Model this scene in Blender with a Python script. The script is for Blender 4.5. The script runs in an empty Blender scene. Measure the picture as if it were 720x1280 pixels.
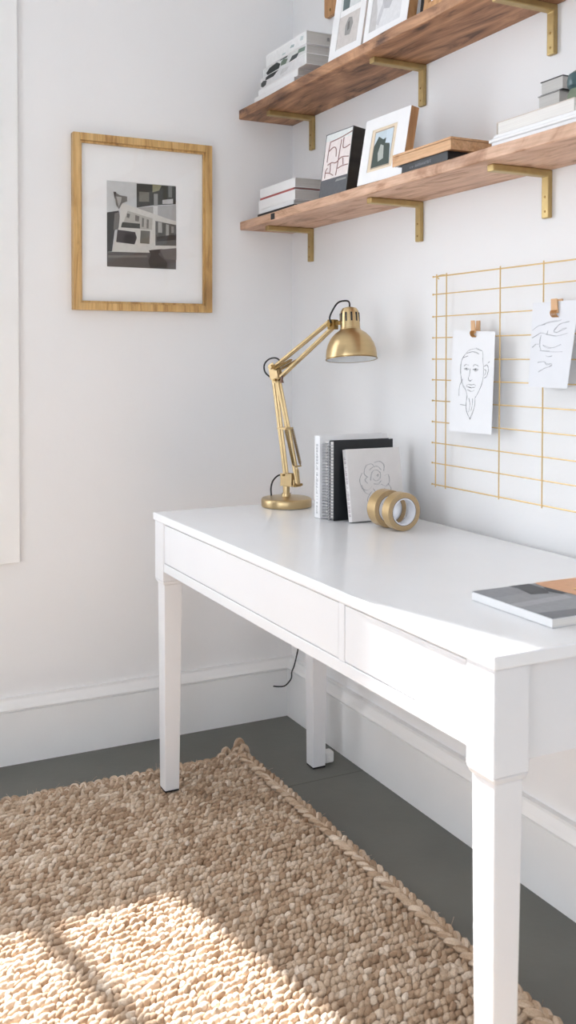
import bpy, math, random
import numpy as np
from mathutils import Vector, Matrix
random.seed(4)
S = bpy.context.scene
COL = S.collection

# ------------------------------------------------------------------ materials
def newmat(name):
    m = bpy.data.materials.new(name); m.use_nodes = True
    nt = m.node_tree; nt.nodes.clear()
    out = nt.nodes.new('ShaderNodeOutputMaterial'); b = nt.nodes.new('ShaderNodeBsdfPrincipled')
    nt.links.new(b.outputs[0], out.inputs[0])
    return m, nt, b
def srgb(r, g, b):
    f = lambda c: (c/255/12.92) if c/255 <= .04045 else ((c/255+.055)/1.055)**2.4
    return (f(r), f(g), f(b), 1)
def mat(name, rgb, rough=.6, metal=0, var=.05, vscale=30, bump=0, bscale=200, stretch=(1,1,1), coat=0):
    m, nt, b = newmat(name)
    c = srgb(*rgb)
    tc = nt.nodes.new('ShaderNodeTexCoord'); mp = nt.nodes.new('ShaderNodeMapping')
    mp.inputs['Scale'].default_value = stretch
    nt.links.new(tc.outputs['Object'], mp.inputs[0])
    n = nt.nodes.new('ShaderNodeTexNoise'); n.inputs['Scale'].default_value = vscale; n.inputs['Detail'].default_value = 5
    nt.links.new(mp.outputs[0], n.inputs['Vector'])
    r = nt.nodes.new('ShaderNodeValToRGB')
    r.color_ramp.elements[0].position = .3; r.color_ramp.elements[1].position = .7
    r.color_ramp.elements[0].color = tuple(max(0, x*(1-var)) for x in c[:3])+(1,)
    r.color_ramp.elements[1].color = tuple(min(1, x*(1+var)) for x in c[:3])+(1,)
    nt.links.new(n.outputs['Fac'], r.inputs[0]); nt.links.new(r.outputs[0], b.inputs['Base Color'])
    b.inputs['Roughness'].default_value = rough; b.inputs['Metallic'].default_value = metal
    b.inputs['Coat Weight'].default_value = coat
    if bump:
        n2 = nt.nodes.new('ShaderNodeTexNoise'); n2.inputs['Scale'].default_value = bscale; n2.inputs['Detail'].default_value = 6
        nt.links.new(mp.outputs[0], n2.inputs['Vector'])
        bp = nt.nodes.new('ShaderNodeBump'); bp.inputs['Strength'].default_value = bump; bp.inputs['Distance'].default_value = .002
        nt.links.new(n2.outputs['Fac'], bp.inputs['Height']); nt.links.new(bp.outputs[0], b.inputs['Normal'])
    return m
def woodmat(name, light, mid, dark, scale=1.0, rough=.55, along='x', off=0):
    m, nt, b = newmat(name)
    tc = nt.nodes.new('ShaderNodeTexCoord'); mp = nt.nodes.new('ShaderNodeMapping')
    mp.inputs['Scale'].default_value = {'x': (2.6, 10, 10), 'y': (11, 1.6, 11), 'z': (11, 11, 1.6)}[along]
    mp.inputs['Location'].default_value = (off, off*.7, off*1.3)
    nt.links.new(tc.outputs['Object'], mp.inputs[0])
    n = nt.nodes.new('ShaderNodeTexNoise'); n.inputs['Scale'].default_value = 1.6*scale; n.inputs['Detail'].default_value = 8
    n.inputs['Roughness'].default_value = .62; n.inputs['Distortion'].default_value = 2.6
    nt.links.new(mp.outputs[0], n.inputs['Vector'])
    r = nt.nodes.new('ShaderNodeValToRGB'); e = r.color_ramp.elements
    e[0].position = .33; e[0].color = srgb(*dark); e[1].position = .66; e[1].color = srgb(*light)
    x = e.new(.47); x.color = srgb(*mid)
    nt.links.new(n.outputs['Fac'], r.inputs[0])
    # fine grain
    mp2 = nt.nodes.new('ShaderNodeMapping')
    mp2.inputs['Scale'].default_value = {'x': (6, 160, 160), 'y': (160, 6, 160), 'z': (160, 160, 6)}[along]
    nt.links.new(tc.outputs['Object'], mp2.inputs[0])
    n2 = nt.nodes.new('ShaderNodeTexNoise'); n2.inputs['Scale'].default_value = 1.5; n2.inputs['Detail'].default_value = 4
    nt.links.new(mp2.outputs[0], n2.inputs['Vector'])
    mx = nt.nodes.new('ShaderNodeMix'); mx.data_type = 'RGBA'; mx.blend_type = 'MULTIPLY'; mx.inputs[0].default_value = .55
    r2 = nt.nodes.new('ShaderNodeValToRGB'); r2.color_ramp.elements[0].position = .3; r2.color_ramp.elements[0].color = (.62, .55, .5, 1)
    r2.color_ramp.elements[1].position = .62
    nt.links.new(n2.outputs['Fac'], r2.inputs[0])
    nt.links.new(r.outputs[0], mx.inputs[6]); nt.links.new(r2.outputs[0], mx.inputs[7])
    # dark knots
    v = nt.nodes.new('ShaderNodeTexVoronoi'); v.inputs['Scale'].default_value = .9
    mp3 = nt.nodes.new('ShaderNodeMapping'); mp3.inputs['Scale'].default_value = {'x': (5, 11, 11), 'y': (11, 5, 11), 'z': (11, 11, 5)}[along]
    mp3.inputs['Location'].default_value = (off*2+.3, off+.2, .1)
    nt.links.new(tc.outputs['Object'], mp3.inputs[0]); nt.links.new(mp3.outputs[0], v.inputs['Vector'])
    r3 = nt.nodes.new('ShaderNodeValToRGB'); r3.color_ramp.elements[0].position = .04; r3.color_ramp.elements[0].color = (.3, .2, .15, 1)
    r3.color_ramp.elements[1].position = .3
    nt.links.new(v.outputs['Distance'], r3.inputs[0])
    mx2 = nt.nodes.new('ShaderNodeMix'); mx2.data_type = 'RGBA'; mx2.blend_type = 'MULTIPLY'; mx2.inputs[0].default_value = .6
    nt.links.new(mx.outputs[2], mx2.inputs[6]); nt.links.new(r3.outputs[0], mx2.inputs[7])
    nt.links.new(mx2.outputs[2], b.inputs['Base Color'])
    b.inputs['Roughness'].default_value = rough
    bp = nt.nodes.new('ShaderNodeBump'); bp.inputs['Strength'].default_value = .25; bp.inputs['Distance'].default_value = .001
    nt.links.new(n2.outputs['Fac'], bp.inputs['Height']); nt.links.new(bp.outputs[0], b.inputs['Normal'])
    return m

M = {}
M['wall'] = mat('wall_paint', (244, 244, 245), .8, var=.01, vscale=3, bump=.12, bscale=60)
M['ceiling'] = mat('ceiling_paint', (246, 246, 246), .9, var=.01)
M['trim'] = mat('trim_paint', (246, 246, 246), .45, var=.015, vscale=6, bump=.12, bscale=25)
M['floor'] = mat('floor_paint', (102, 102, 96), .42, var=.09, vscale=5, bump=.25, bscale=40)
M['desk'] = mat('desk_paint_dimmed', (231, 232, 235), .36, var=.008, vscale=8, coat=.15)  # same white paint as the top, dimmed in colour to tame the bright front
M['desk_brightened'] = mat('desk_paint_brightened', (241, 242, 244), .26, var=.01, vscale=8, coat=.2)  # same desk paint, brightness of the top raised in its colour
M['black'] = mat('black_rubber', (22, 22, 24), .6)
M['cable'] = mat('black_cable', (28, 30, 32), .4)
M['brass'] = mat('brushed_brass', (200, 176, 134), .32, 1, var=.03, vscale=12, stretch=(1, 1, 14))
M['brass_dark'] = mat('aged_brass', (150, 122, 74), .35, 1, var=.12, vscale=40)
M['bracket'] = mat('bracket_gold', (186, 162, 112), .42, .75, var=.14, vscale=30, bump=.25, bscale=120)
M['wire'] = mat('gold_wire', (226, 196, 138), .35, .7, var=.06)
M['clip_wood'] = mat('clip_wood', (222, 178, 134), .6, var=.1, vscale=60, stretch=(1, 1, .2))
M['copper'] = mat('clip_copper', (190, 140, 84), .3, .9, var=.1)
M['gold_frame'] = woodmat('gold_frame_wood', (226, 190, 132), (214, 174, 112), (176, 132, 76), 1.0, .4, 'z')
M['mat_board'] = mat('mat_board', (250, 250, 250), .8, var=.008)
M['paper'] = mat('paper_white', (243, 243, 245), .85, var=.01)
M['paper_thin'] = mat('paper_thin', (236, 237, 241), .85, var=.02, vscale=12)
M['pages'] = mat('page_edges', (232, 229, 225), .9, var=.07, vscale=120, stretch=(.05, .05, 6))
M['pages_v'] = mat('page_edges_upright', (232, 229, 226), .9, var=.07, vscale=120, stretch=(6, .05, .05))
M['pages_grey'] = mat('page_edges_grey', (200, 197, 193), .9, var=.07, vscale=120, stretch=(.05, .05, 6))
M['white_cover'] = mat('white_cover', (240, 240, 241), .5, var=.015)
M['cream_cover'] = mat('cream_cover', (226, 217, 209), .6, var=.03)
M['linen'] = mat('sketchbook_cover', (228, 225, 224), .75, var=.02, bump=.2, bscale=500)
M['grey_cover'] = mat('grey_cover', (150, 148, 146), .55, var=.05)
M['dark_cover'] = mat('dark_cover', (34, 34, 36), .5, var=.1)
M['black_cover'] = mat('black_cover', (26, 29, 33), .45, var=.08)
M['brown_black'] = mat('black_box_side', (40, 36, 32), .5, var=.55, vscale=9, stretch=(1, 1, 5))
M['red'] = mat('red_cover', (178, 96, 92), .6)
M['ink'] = mat('ink', (105, 105, 110), .9)
M['ink_dark'] = mat('ink_dark', (55, 55, 60), .9)
M['ink_soft'] = mat('ink_soft', (158, 159, 164), .9)
M['steel'] = mat('wire_steel', (190, 190, 192), .3, .9)
M['tape'] = mat('tape_gold', (198, 170, 124), .3, .55, var=.05, vscale=20)
M['tape_side'] = mat('tape_edge_kraft', (186, 160, 122), .6, .15, var=.07, vscale=90)
M['core'] = mat('tape_core_card', (226, 227, 232), .7, var=.04)
M['white_gloss'] = mat('shade_enamel', (245, 245, 245), .4)
M['bulb'] = mat('frosted_bulb', (240, 240, 238), .3)
M['natural'] = woodmat('natural_wood', (226, 184, 142), (214, 168, 124), (190, 142, 98), 1.2)
M['natural_v'] = woodmat('natural_wood_upright', (216, 170, 122), (200, 150, 100), (176, 124, 80), 1.2, along='z')
M['shelf_low'] = woodmat('shelf_wood_pale', (230, 194, 168), (214, 174, 146), (172, 128, 98), .8, off=.4)
M['shelf_up'] = woodmat('shelf_wood_brown', (204, 156, 118), (164, 120, 88), (88, 58, 40), .65, off=1.7)
M['teal'] = mat('teal_glaze', (70, 96, 100), .3, var=.3, vscale=30)
M['moss'] = mat('moss_green', (120, 132, 112), .7, var=.2)

def glassmat():
    m = bpy.data.materials.new('pane_glass'); m.use_nodes = True; nt = m.node_tree; nt.nodes.clear()
    o = nt.nodes.new('ShaderNodeOutputMaterial'); t = nt.nodes.new('ShaderNodeBsdfTransparent'); g = nt.nodes.new('ShaderNodeBsdfGlossy')
    g.inputs['Roughness'].default_value = .02
    lw = nt.nodes.new('ShaderNodeLayerWeight'); lw.inputs[0].default_value = .5
    pw = nt.nodes.new('ShaderNodeMath'); pw.operation = 'POWER'; pw.inputs[1].default_value = 5
    fr = nt.nodes.new('ShaderNodeMapRange'); fr.inputs['To Min'].default_value = .025; fr.inputs['To Max'].default_value = .9
    nt.links.new(lw.outputs['Facing'], pw.inputs[0]); nt.links.new(pw.outputs[0], fr.inputs['Value'])
    x = nt.nodes.new('ShaderNodeMixShader')
    nt.links.new(fr.outputs[0], x.inputs[0]); nt.links.new(t.outputs[0], x.inputs[1]); nt.links.new(g.outputs[0], x.inputs[2]); nt.links.new(x.outputs[0], o.inputs[0])
    return m
M['glass'] = glassmat()
def rugmat():
    m, nt, b = newmat('jute')
    g = nt.nodes.new('ShaderNodeNewGeometry'); r = nt.nodes.new('ShaderNodeValToRGB'); e = r.color_ramp.elements
    e[0].position = 0; e[0].color = srgb(168, 140, 114); e[1].position = 1; e[1].color = srgb(238, 222, 204)
    for p, c in ((.25, (196, 170, 144)), (.6, (212, 189, 165)), (.85, (224, 205, 184))):
        x = e.new(p); x.color = srgb(*c)
    nt.links.new(g.outputs['Random Per Island'], r.inputs[0])
    tc = nt.nodes.new('ShaderNodeTexCoord')
    n = nt.nodes.new('ShaderNodeTexNoise'); n.inputs['Scale'].default_value = 260; n.inputs['Detail'].default_value = 5; n.inputs['Roughness'].default_value = .7; n.inputs['Distortion'].default_value = 1.2
    n3 = nt.nodes.new('ShaderNodeTexNoise'); n3.inputs['Scale'].default_value = 9; n3.inputs['Detail'].default_value = 4
    for k in (n, n3): nt.links.new(tc.outputs['Object'], k.inputs['Vector'])
    mx = nt.nodes.new('ShaderNodeMix'); mx.data_type = 'RGBA'; mx.blend_type = 'MULTIPLY'; mx.inputs[0].default_value = .6
    r2 = nt.nodes.new('ShaderNodeValToRGB'); r2.color_ramp.elements[0].position = .3; r2.color_ramp.elements[0].color = (.52, .44, .38, 1); r2.color_ramp.elements[1].position = .55
    nt.links.new(n.outputs['Fac'], r2.inputs[0]); nt.links.new(r.outputs[0], mx.inputs[6]); nt.links.new(r2.outputs[0], mx.inputs[7])
    mx3 = nt.nodes.new('ShaderNodeMix'); mx3.data_type = 'RGBA'; mx3.blend_type = 'MULTIPLY'; mx3.inputs[0].default_value = .5
    r4 = nt.nodes.new('ShaderNodeValToRGB'); r4.color_ramp.elements[0].position = .35; r4.color_ramp.elements[0].color = (.78, .72, .66, 1); r4.color_ramp.elements[1].position = .62
    nt.links.new(n3.outputs['Fac'], r4.inputs[0]); nt.links.new(mx.outputs[2], mx3.inputs[6]); nt.links.new(r4.outputs[0], mx3.inputs[7])
    nt.links.new(mx3.outputs[2], b.inputs['Base Color']); b.inputs['Roughness'].default_value = .9
    bp = nt.nodes.new('ShaderNodeBump'); bp.inputs['Strength'].default_value = .7; bp.inputs['Distance'].default_value = .002
    nt.links.new(n.outputs['Fac'], bp.inputs['Height']); nt.links.new(bp.outputs[0], b.inputs['Normal'])
    return m
M['jute'] = rugmat()
_flat = {}
def flat(rgb):
    if rgb not in _flat: _flat[rgb] = mat('print_%d_%d_%d' % rgb, rgb, .7, var=.05, vscale=90)
    return _flat[rgb]

# ------------------------------------------------------------------ mesh helpers
class MB:
    def __init__(s): s.v = []; s.f = []; s.m = []; s.smooth = []
    def add(s, vs, fs, mi=0, smooth=False):
        o = len(s.v); s.v += [tuple(x) for x in vs]
        for f in fs: s.f.append(tuple(i+o for i in f)); s.m.append(mi); s.smooth.append(smooth)
        return s
    def box(s, x0, x1, y0, y1, z0, z1, mi=0):
        return s.hexa([(x0,y0,z0),(x1,y0,z0),(x1,y1,z0),(x0,y1,z0)], [(x0,y0,z1),(x1,y0,z1),(x1,y1,z1),(x0,y1,z1)], mi)
    def hexa(s, lo, hi, mi=0):
        return s.add(list(lo)+list(hi), [(3,2,1,0),(4,5,6,7),(0,1,5,4),(1,2,6,5),(2,3,7,6),(3,0,4,7)], mi)
    def tube(s, pts, r, seg=10, closed=False, mi=0, caps=True):
        P = [Vector(p) for p in pts]; n = len(P)
        rr = r if hasattr(r, '__len__') else [r]*n
        T = []
        for i in range(n):
            a = P[(i-1) % n] if closed else P[max(i-1, 0)]; b = P[(i+1) % n] if closed else P[min(i+1, n-1)]
            t = (b-a); T.append(t.normalized() if t.length > 1e-9 else Vector((0,0,1)))
        up = Vector((0,0,1)) if abs(T[0].z) < .9 else Vector((1,0,0))
        N = (up - T[0]*up.dot(T[0])).normalized(); vs = []
        for i in range(n):
            N = (N - T[i]*N.dot(T[i])).normalized(); B = T[i].cross(N)
            for k in range(seg):
                a = 2*math.pi*k/seg; vs.append(P[i] + (N*math.cos(a)+B*math.sin(a))*rr[i])
        fs = []
        for i in range(n if closed else n-1):
            j = (i+1) % n
            for k in range(seg): k2 = (k+1) % seg; fs.append((i*seg+k, i*seg+k2, j*seg+k2, j*seg+k))
        s.add(vs, fs, mi, True)
        if caps and not closed:
            s.add(vs[:seg], [tuple(range(seg-1, -1, -1))], mi); s.add(vs[-seg:], [tuple(range(seg))], mi)
        return s
    def lathe(s, prof, origin=(0,0,0), axis=(0,0,1), seg=40, mi=0):
        A = Vector(axis).normalized(); O = Vector(origin); u = A.orthogonal().normalized(); w = A.cross(u); vs = []; fs = []
        for r, h in prof:
            for k in range(seg):
                a = 2*math.pi*k/seg; vs.append(O + A*h + (u*math.cos(a)+w*math.sin(a))*r)
        for i in range(len(prof)-1):
            for k in range(seg): k2 = (k+1) % seg; fs.append((i*seg+k, i*seg+k2, (i+1)*seg+k2, (i+1)*seg+k))
        return s.add(vs, fs, mi, True)
    def obb(s, c, ax, ay, az, hx, hy, hz, mi=0):
        c, ax, ay, az = map(Vector, (c, ax, ay, az)); ax.normalize(); ay.normalize(); az.normalize()
        lo = [c+ax*a*hx+ay*b*hy-az*hz for a, b in ((-1,-1),(1,-1),(1,1),(-1,1))]
        hi = [p+az*2*hz for p in lo]
        return s.hexa(lo, hi, mi)
    def bar(s, a, b, w, t, side, mi=0):
        a, b = Vector(a), Vector(b); d = (b-a); L = d.length; d.normalize(); side = Vector(side); side = (side-d*side.dot(d)).normalized()
        return s.obb((a+b)/2, d, side, d.cross(side), L/2, w/2, t/2, mi)
    def build(s, name, mats, parent=None, bevel=0, loc=None, seg=2):
        me = bpy.data.meshes.new(name); me.from_pydata(s.v, [], s.f)
        if not isinstance(mats, (list, tuple)): mats = [mats]
        for m in mats: me.materials.append(m)
        me.polygons.foreach_set('material_index', s.m); me.polygons.foreach_set('use_smooth', s.smooth)
        me.update()
        if any(s.smooth): me.set_sharp_from_angle(angle=math.radians(32))
        o = bpy.data.objects.new(name, me); COL.objects.link(o)
        if parent: o.parent = parent; o.matrix_parent_inverse = parent_matrix(parent).inverted()
        if bevel:
            b = o.modifiers.new('bevel', 'BEVEL'); b.width = bevel; b.segments = seg; b.limit_method = 'ANGLE'
            b.angle_limit = math.radians(40)
            b.harden_normals = False
        return o
def parent_matrix(p):
    m = p.matrix_local.copy() if False else Matrix.LocRotScale(p.location, p.rotation_euler, p.scale)
    return m
def crm(pts, k=8, closed=False):
    P = [Vector(p) for p in pts]; n = len(P); out = []
    for i in range(n if closed else n-1):
        g = lambda j: P[j % n] if closed else P[min(max(j, 0), n-1)]
        a, b, c, d = g(i-1), g(i), g(i+1), g(i+2)
        for t in range(k):
            t /= k; out.append(.5*((2*b)+(c-a)*t+(2*a-5*b+4*c-d)*t*t+(3*b-a-3*c+d)*t**3))
    if not closed: out.append(P[-1])
    return out
def tag(o, label=None, cat=None, group=None, kind=None):
    if label: o['label'] = label
    if cat: o['category'] = cat
    if group: o['group'] = group
    if kind: o['kind'] = kind
    return o
def thing(name, label, cat, loc=(0,0,0), group=None):
    o = bpy.data.objects.new(name, None); COL.objects.link(o); o.location = loc; o.empty_display_size = .05
    return tag(o, label, cat, group)
def struct(o): o['kind'] = 'structure'; return o

# drawings: strokes / patches on a plane: O origin, A, B in-plane unit vectors, N normal (all world)
def strokes(mb, lines, w, O, A, B, N, lift=.0004, mi=0, smooth=4):
    O, A, B, N = map(Vector, (O, A, B, N))
    for ln in lines:
        P = crm([(a, b, 0) for a, b in ln], smooth) if len(ln) > 2 else [Vector((a, b, 0)) for a, b in ln]
        for i in range(len(P)-1):
            p, q = P[i], P[i+1]; d = q-p
            if d.length < 1e-6: continue
            d.normalize(); n = Vector((-d.y, d.x, 0))*w/2; e = d*w*.25
            c = [p-e-n, q+e-n, q+e+n, p-e+n]
            lo = [O+A*x.x+B*x.y+N*.00005 for x in c]; hi = [O+A*x.x+B*x.y+N*lift for x in c]
            mb.hexa(lo, hi, mi)
    return mb
def patches(name, polys, W, H, O, A, B, N, parent):
    """flat printed picture: polys = [(points in 0..1, colour)], first one is the backing"""
    O, A, B, N = map(Vector, (O, A, B, N)); mb = MB(); mats = []
    for i, (pl, c) in enumerate(polys):
        m = flat(c)
        if m not in mats: mats.append(m)
        z = .0003+.00012*i
        n = len(pl)
        ar = sum(pl[k][0]*pl[(k+1) % n][1]-pl[(k+1) % n][0]*pl[k][1] for k in range(n))
        if ar < 0: pl = pl[::-1]
        mb.add([O+A*(x*W)+B*(y*H)+N*z for x, y in pl], [tuple(range(n))], mats.index(m))
    if A.cross(B).dot(N) < 0: mb.f = [f[::-1] for f in mb.f]
    return mb.build(name, mats, parent)

# ------------------------------------------------------------------ room
RX, RY, RZ = 4.4, -3.7, 2.75
WT = .16
FAR_FILL_WIN = (-3.2, -2.5, .5, 1.9)  # far-wall opening out of view, added for fill light
def wall(name, axis, pos, a0, a1, openings, side):
    """side=-1/+1: direction away from the room"""
    As = sorted({a0, a1, *[o[0] for o in openings], *[o[1] for o in openings]}); Zs = sorted({0, RZ, *[o[2] for o in openings], *[o[3] for o in openings]})
    mb = MB()
    for i in range(len(As)-1):
        for j in range(len(Zs)-1):
            ca, cz = (As[i]+As[i+1])/2, (Zs[j]+Zs[j+1])/2
            if any(o[0] < ca < o[1] and o[2] < cz < o[3] for o in openings): continue
            lo, hi = sorted((pos, pos+side*WT))
            if axis == 'x': mb.box(lo, hi, As[i], As[i+1], Zs[j], Zs[j+1])
            else: mb.box(As[i], As[i+1], lo, hi, Zs[j], Zs[j+1])
    return struct(mb.build(name, M['wall']))
WIN = (-2.10, -.938, .62, 2.38)
wall('wall_left', 'x', 0, RY-WT, WT, [WIN], -1)
wall('wall_right', 'y', 0, 0, RX, [], 1)
wall('wall_far', 'x', RX, RY-WT, WT, [FAR_FILL_WIN], 1)
FRONT_FILL_WIN = [(2.35, 3.4, .22, 2.1)]  # front-wall opening out of view, added and sized for front fill light
wall('wall_front', 'y', RY, 0, RX, FRONT_FILL_WIN, -1)
struct(MB().box(-WT, RX+WT, RY-WT, WT, RZ, RZ+.12).build('ceiling', M['ceiling']))
# painted board floor: boards run away from the left wall, hairline gaps between them
fb = MB(); ys = [ -.2-.0 ]
edge = []
y = WT
fl = MB(); fl.box(-WT, RX+WT, RY-WT, WT, -.1, -.006)
x = -WT; gaps = [.485, 1.95, 3.2, RX+WT]
for g in gaps:
    fl.box(x+.0005, g-.0005, RY-WT, WT, -.02, 0); x = g
struct(fl.build('floor', M['floor'], bevel=.0012, seg=1))
# baseboards with moulded cap
def baseboard(name, axis, pos, t, a0, a1, sgn):
    prof = [(0, 0), (t, 0), (t, .150), (t-.003, .1525), (t+.003, .154), (t+.004, .159), (t-.001, .166), (t-.006, .176), (t-.010, .183), (t-.010, .190), (0, .190)]
    vs = []
    for a in (a0, a1):
        for d, z in prof: vs.append((pos+sgn*d, a, z) if axis == 'x' else (a, pos+sgn*d, z))
    n = len(prof); fs = [(i, (i+1) % n, n+(i+1) % n, n+i) for i in range(n)] + [tuple(range(n)), tuple(range(2*n-1, n-1, -1))]
    o = MB().add(vs, fs).build(name, M['trim'])
    bm = __import__('bmesh').new(); bm.from_mesh(o.data); __import__('bmesh').ops.recalc_face_normals(bm, faces=bm.faces); bm.to_mesh(o.data); bm.free()
    return struct(o)
baseboard('baseboard_left', 'x', 0, .0174, RY, 0, 1)
baseboard('baseboard_right', 'y', 0, .025, .0174, RX, -1)
baseboard('baseboard_far', 'x', RX, .0174, RY, -.025, -1)
baseboard('baseboard_front', 'y', RY, .02, .0174, RX-.0174, 1)
# left window: casing (trim), sash with bars, glass
y0, y1, z0, z1 = WIN
tr = MB()
tr.box(0, .02, y1, -.876, .5746, z1+.05); tr.box(0, .02, y0-.044, y0, .5746, z1+.05)
tr.box(0, .02, y0, y1, .5746, z0); tr.box(0, .02, y0, y1, z1, z1+.05)
struct(tr.build('trim_1', M['trim'], bevel=.003))
def sash(name, axis, a0, a1, z0, z1, pos, mull, rails, fr=.035, mw=.03):
    w = MB(); t = .018
    def bx(p, q, r, s):
        if axis == 'x': w.box(pos-t, pos+t, p, q, r, s)
        else: w.box(p, q, pos-t, pos+t, r, s)
    bx(a0, a0+fr, z0, z1); bx(a1-fr, a1, z0, z1); bx(a0+fr, a1-fr, z0, z0+.04); bx(a0+fr, a1-fr, z1-fr, z1)
    for m_ in mull: bx(m_-mw/2, m_+mw/2, z0+.04, z1-fr)
    ed = [a0+fr]+[k for m_ in mull for k in (m_-mw/2, m_+mw/2)]+[a1-fr]
    for r in rails:
        for i in range(0, len(ed), 2): bx(ed[i], ed[i+1], r-.02, r+.02)
    o = struct(w.build(name, M['trim'], bevel=.002))
    g = MB()
    if axis == 'x': g.box(pos-.002, pos+.002, a0+.01, a1-.01, z0+.01, z1-.01)
    else: g.box(a0+.01, a1-.01, pos-.002, pos+.002, z0+.01, z1-.01)
    g.build('window_pane', M['glass'], o)
    return o
sash('window_1', 'x', y0, y1, z0, z1, -.08, (-1.235, -1.51, -1.79), (1.46,), fr=.019, mw=.05)
for i, (a, b, c, d) in enumerate(FRONT_FILL_WIN):
    sash('window_%d' % (i+2), 'y', a, b, c, d, RY-.08, ((a+b)/2,), ((c+d)/2,))  # sash of the added front fill window
    t2 = MB(); Y = RY
    t2.box(a-.06, a, Y, Y+.02, c-.06, d+.06); t2.box(b, b+.06, Y, Y+.02, c-.06, d+.06); t2.box(a, b, Y, Y+.02, c-.06, c); t2.box(a, b, Y, Y+.02, d, d+.06)
    struct(t2.build('trim_%d' % (i+2), M['trim'], bevel=.003))

sash('window_3', 'x', FAR_FILL_WIN[0], FAR_FILL_WIN[1], FAR_FILL_WIN[2], FAR_FILL_WIN[3], RX+.08, ((FAR_FILL_WIN[0]+FAR_FILL_WIN[1])/2,), ((FAR_FILL_WIN[2]+FAR_FILL_WIN[3])/2,))  # sash of the added far-wall fill window
t2 = MB(); t2.box(RX-.02, RX, FAR_FILL_WIN[0]-.06, FAR_FILL_WIN[0], FAR_FILL_WIN[2]-.06, FAR_FILL_WIN[3]+.06); t2.box(RX-.02, RX, FAR_FILL_WIN[1], FAR_FILL_WIN[1]+.06, FAR_FILL_WIN[2]-.06, FAR_FILL_WIN[3]+.06); t2.box(RX-.02, RX, FAR_FILL_WIN[0], FAR_FILL_WIN[1], FAR_FILL_WIN[2]-.06, FAR_FILL_WIN[2]); t2.box(RX-.02, RX, FAR_FILL_WIN[0], FAR_FILL_WIN[1], FAR_FILL_WIN[3], FAR_FILL_WIN[3]+.06)
struct(t2.build('trim_3', M['trim'], bevel=.003))

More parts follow.
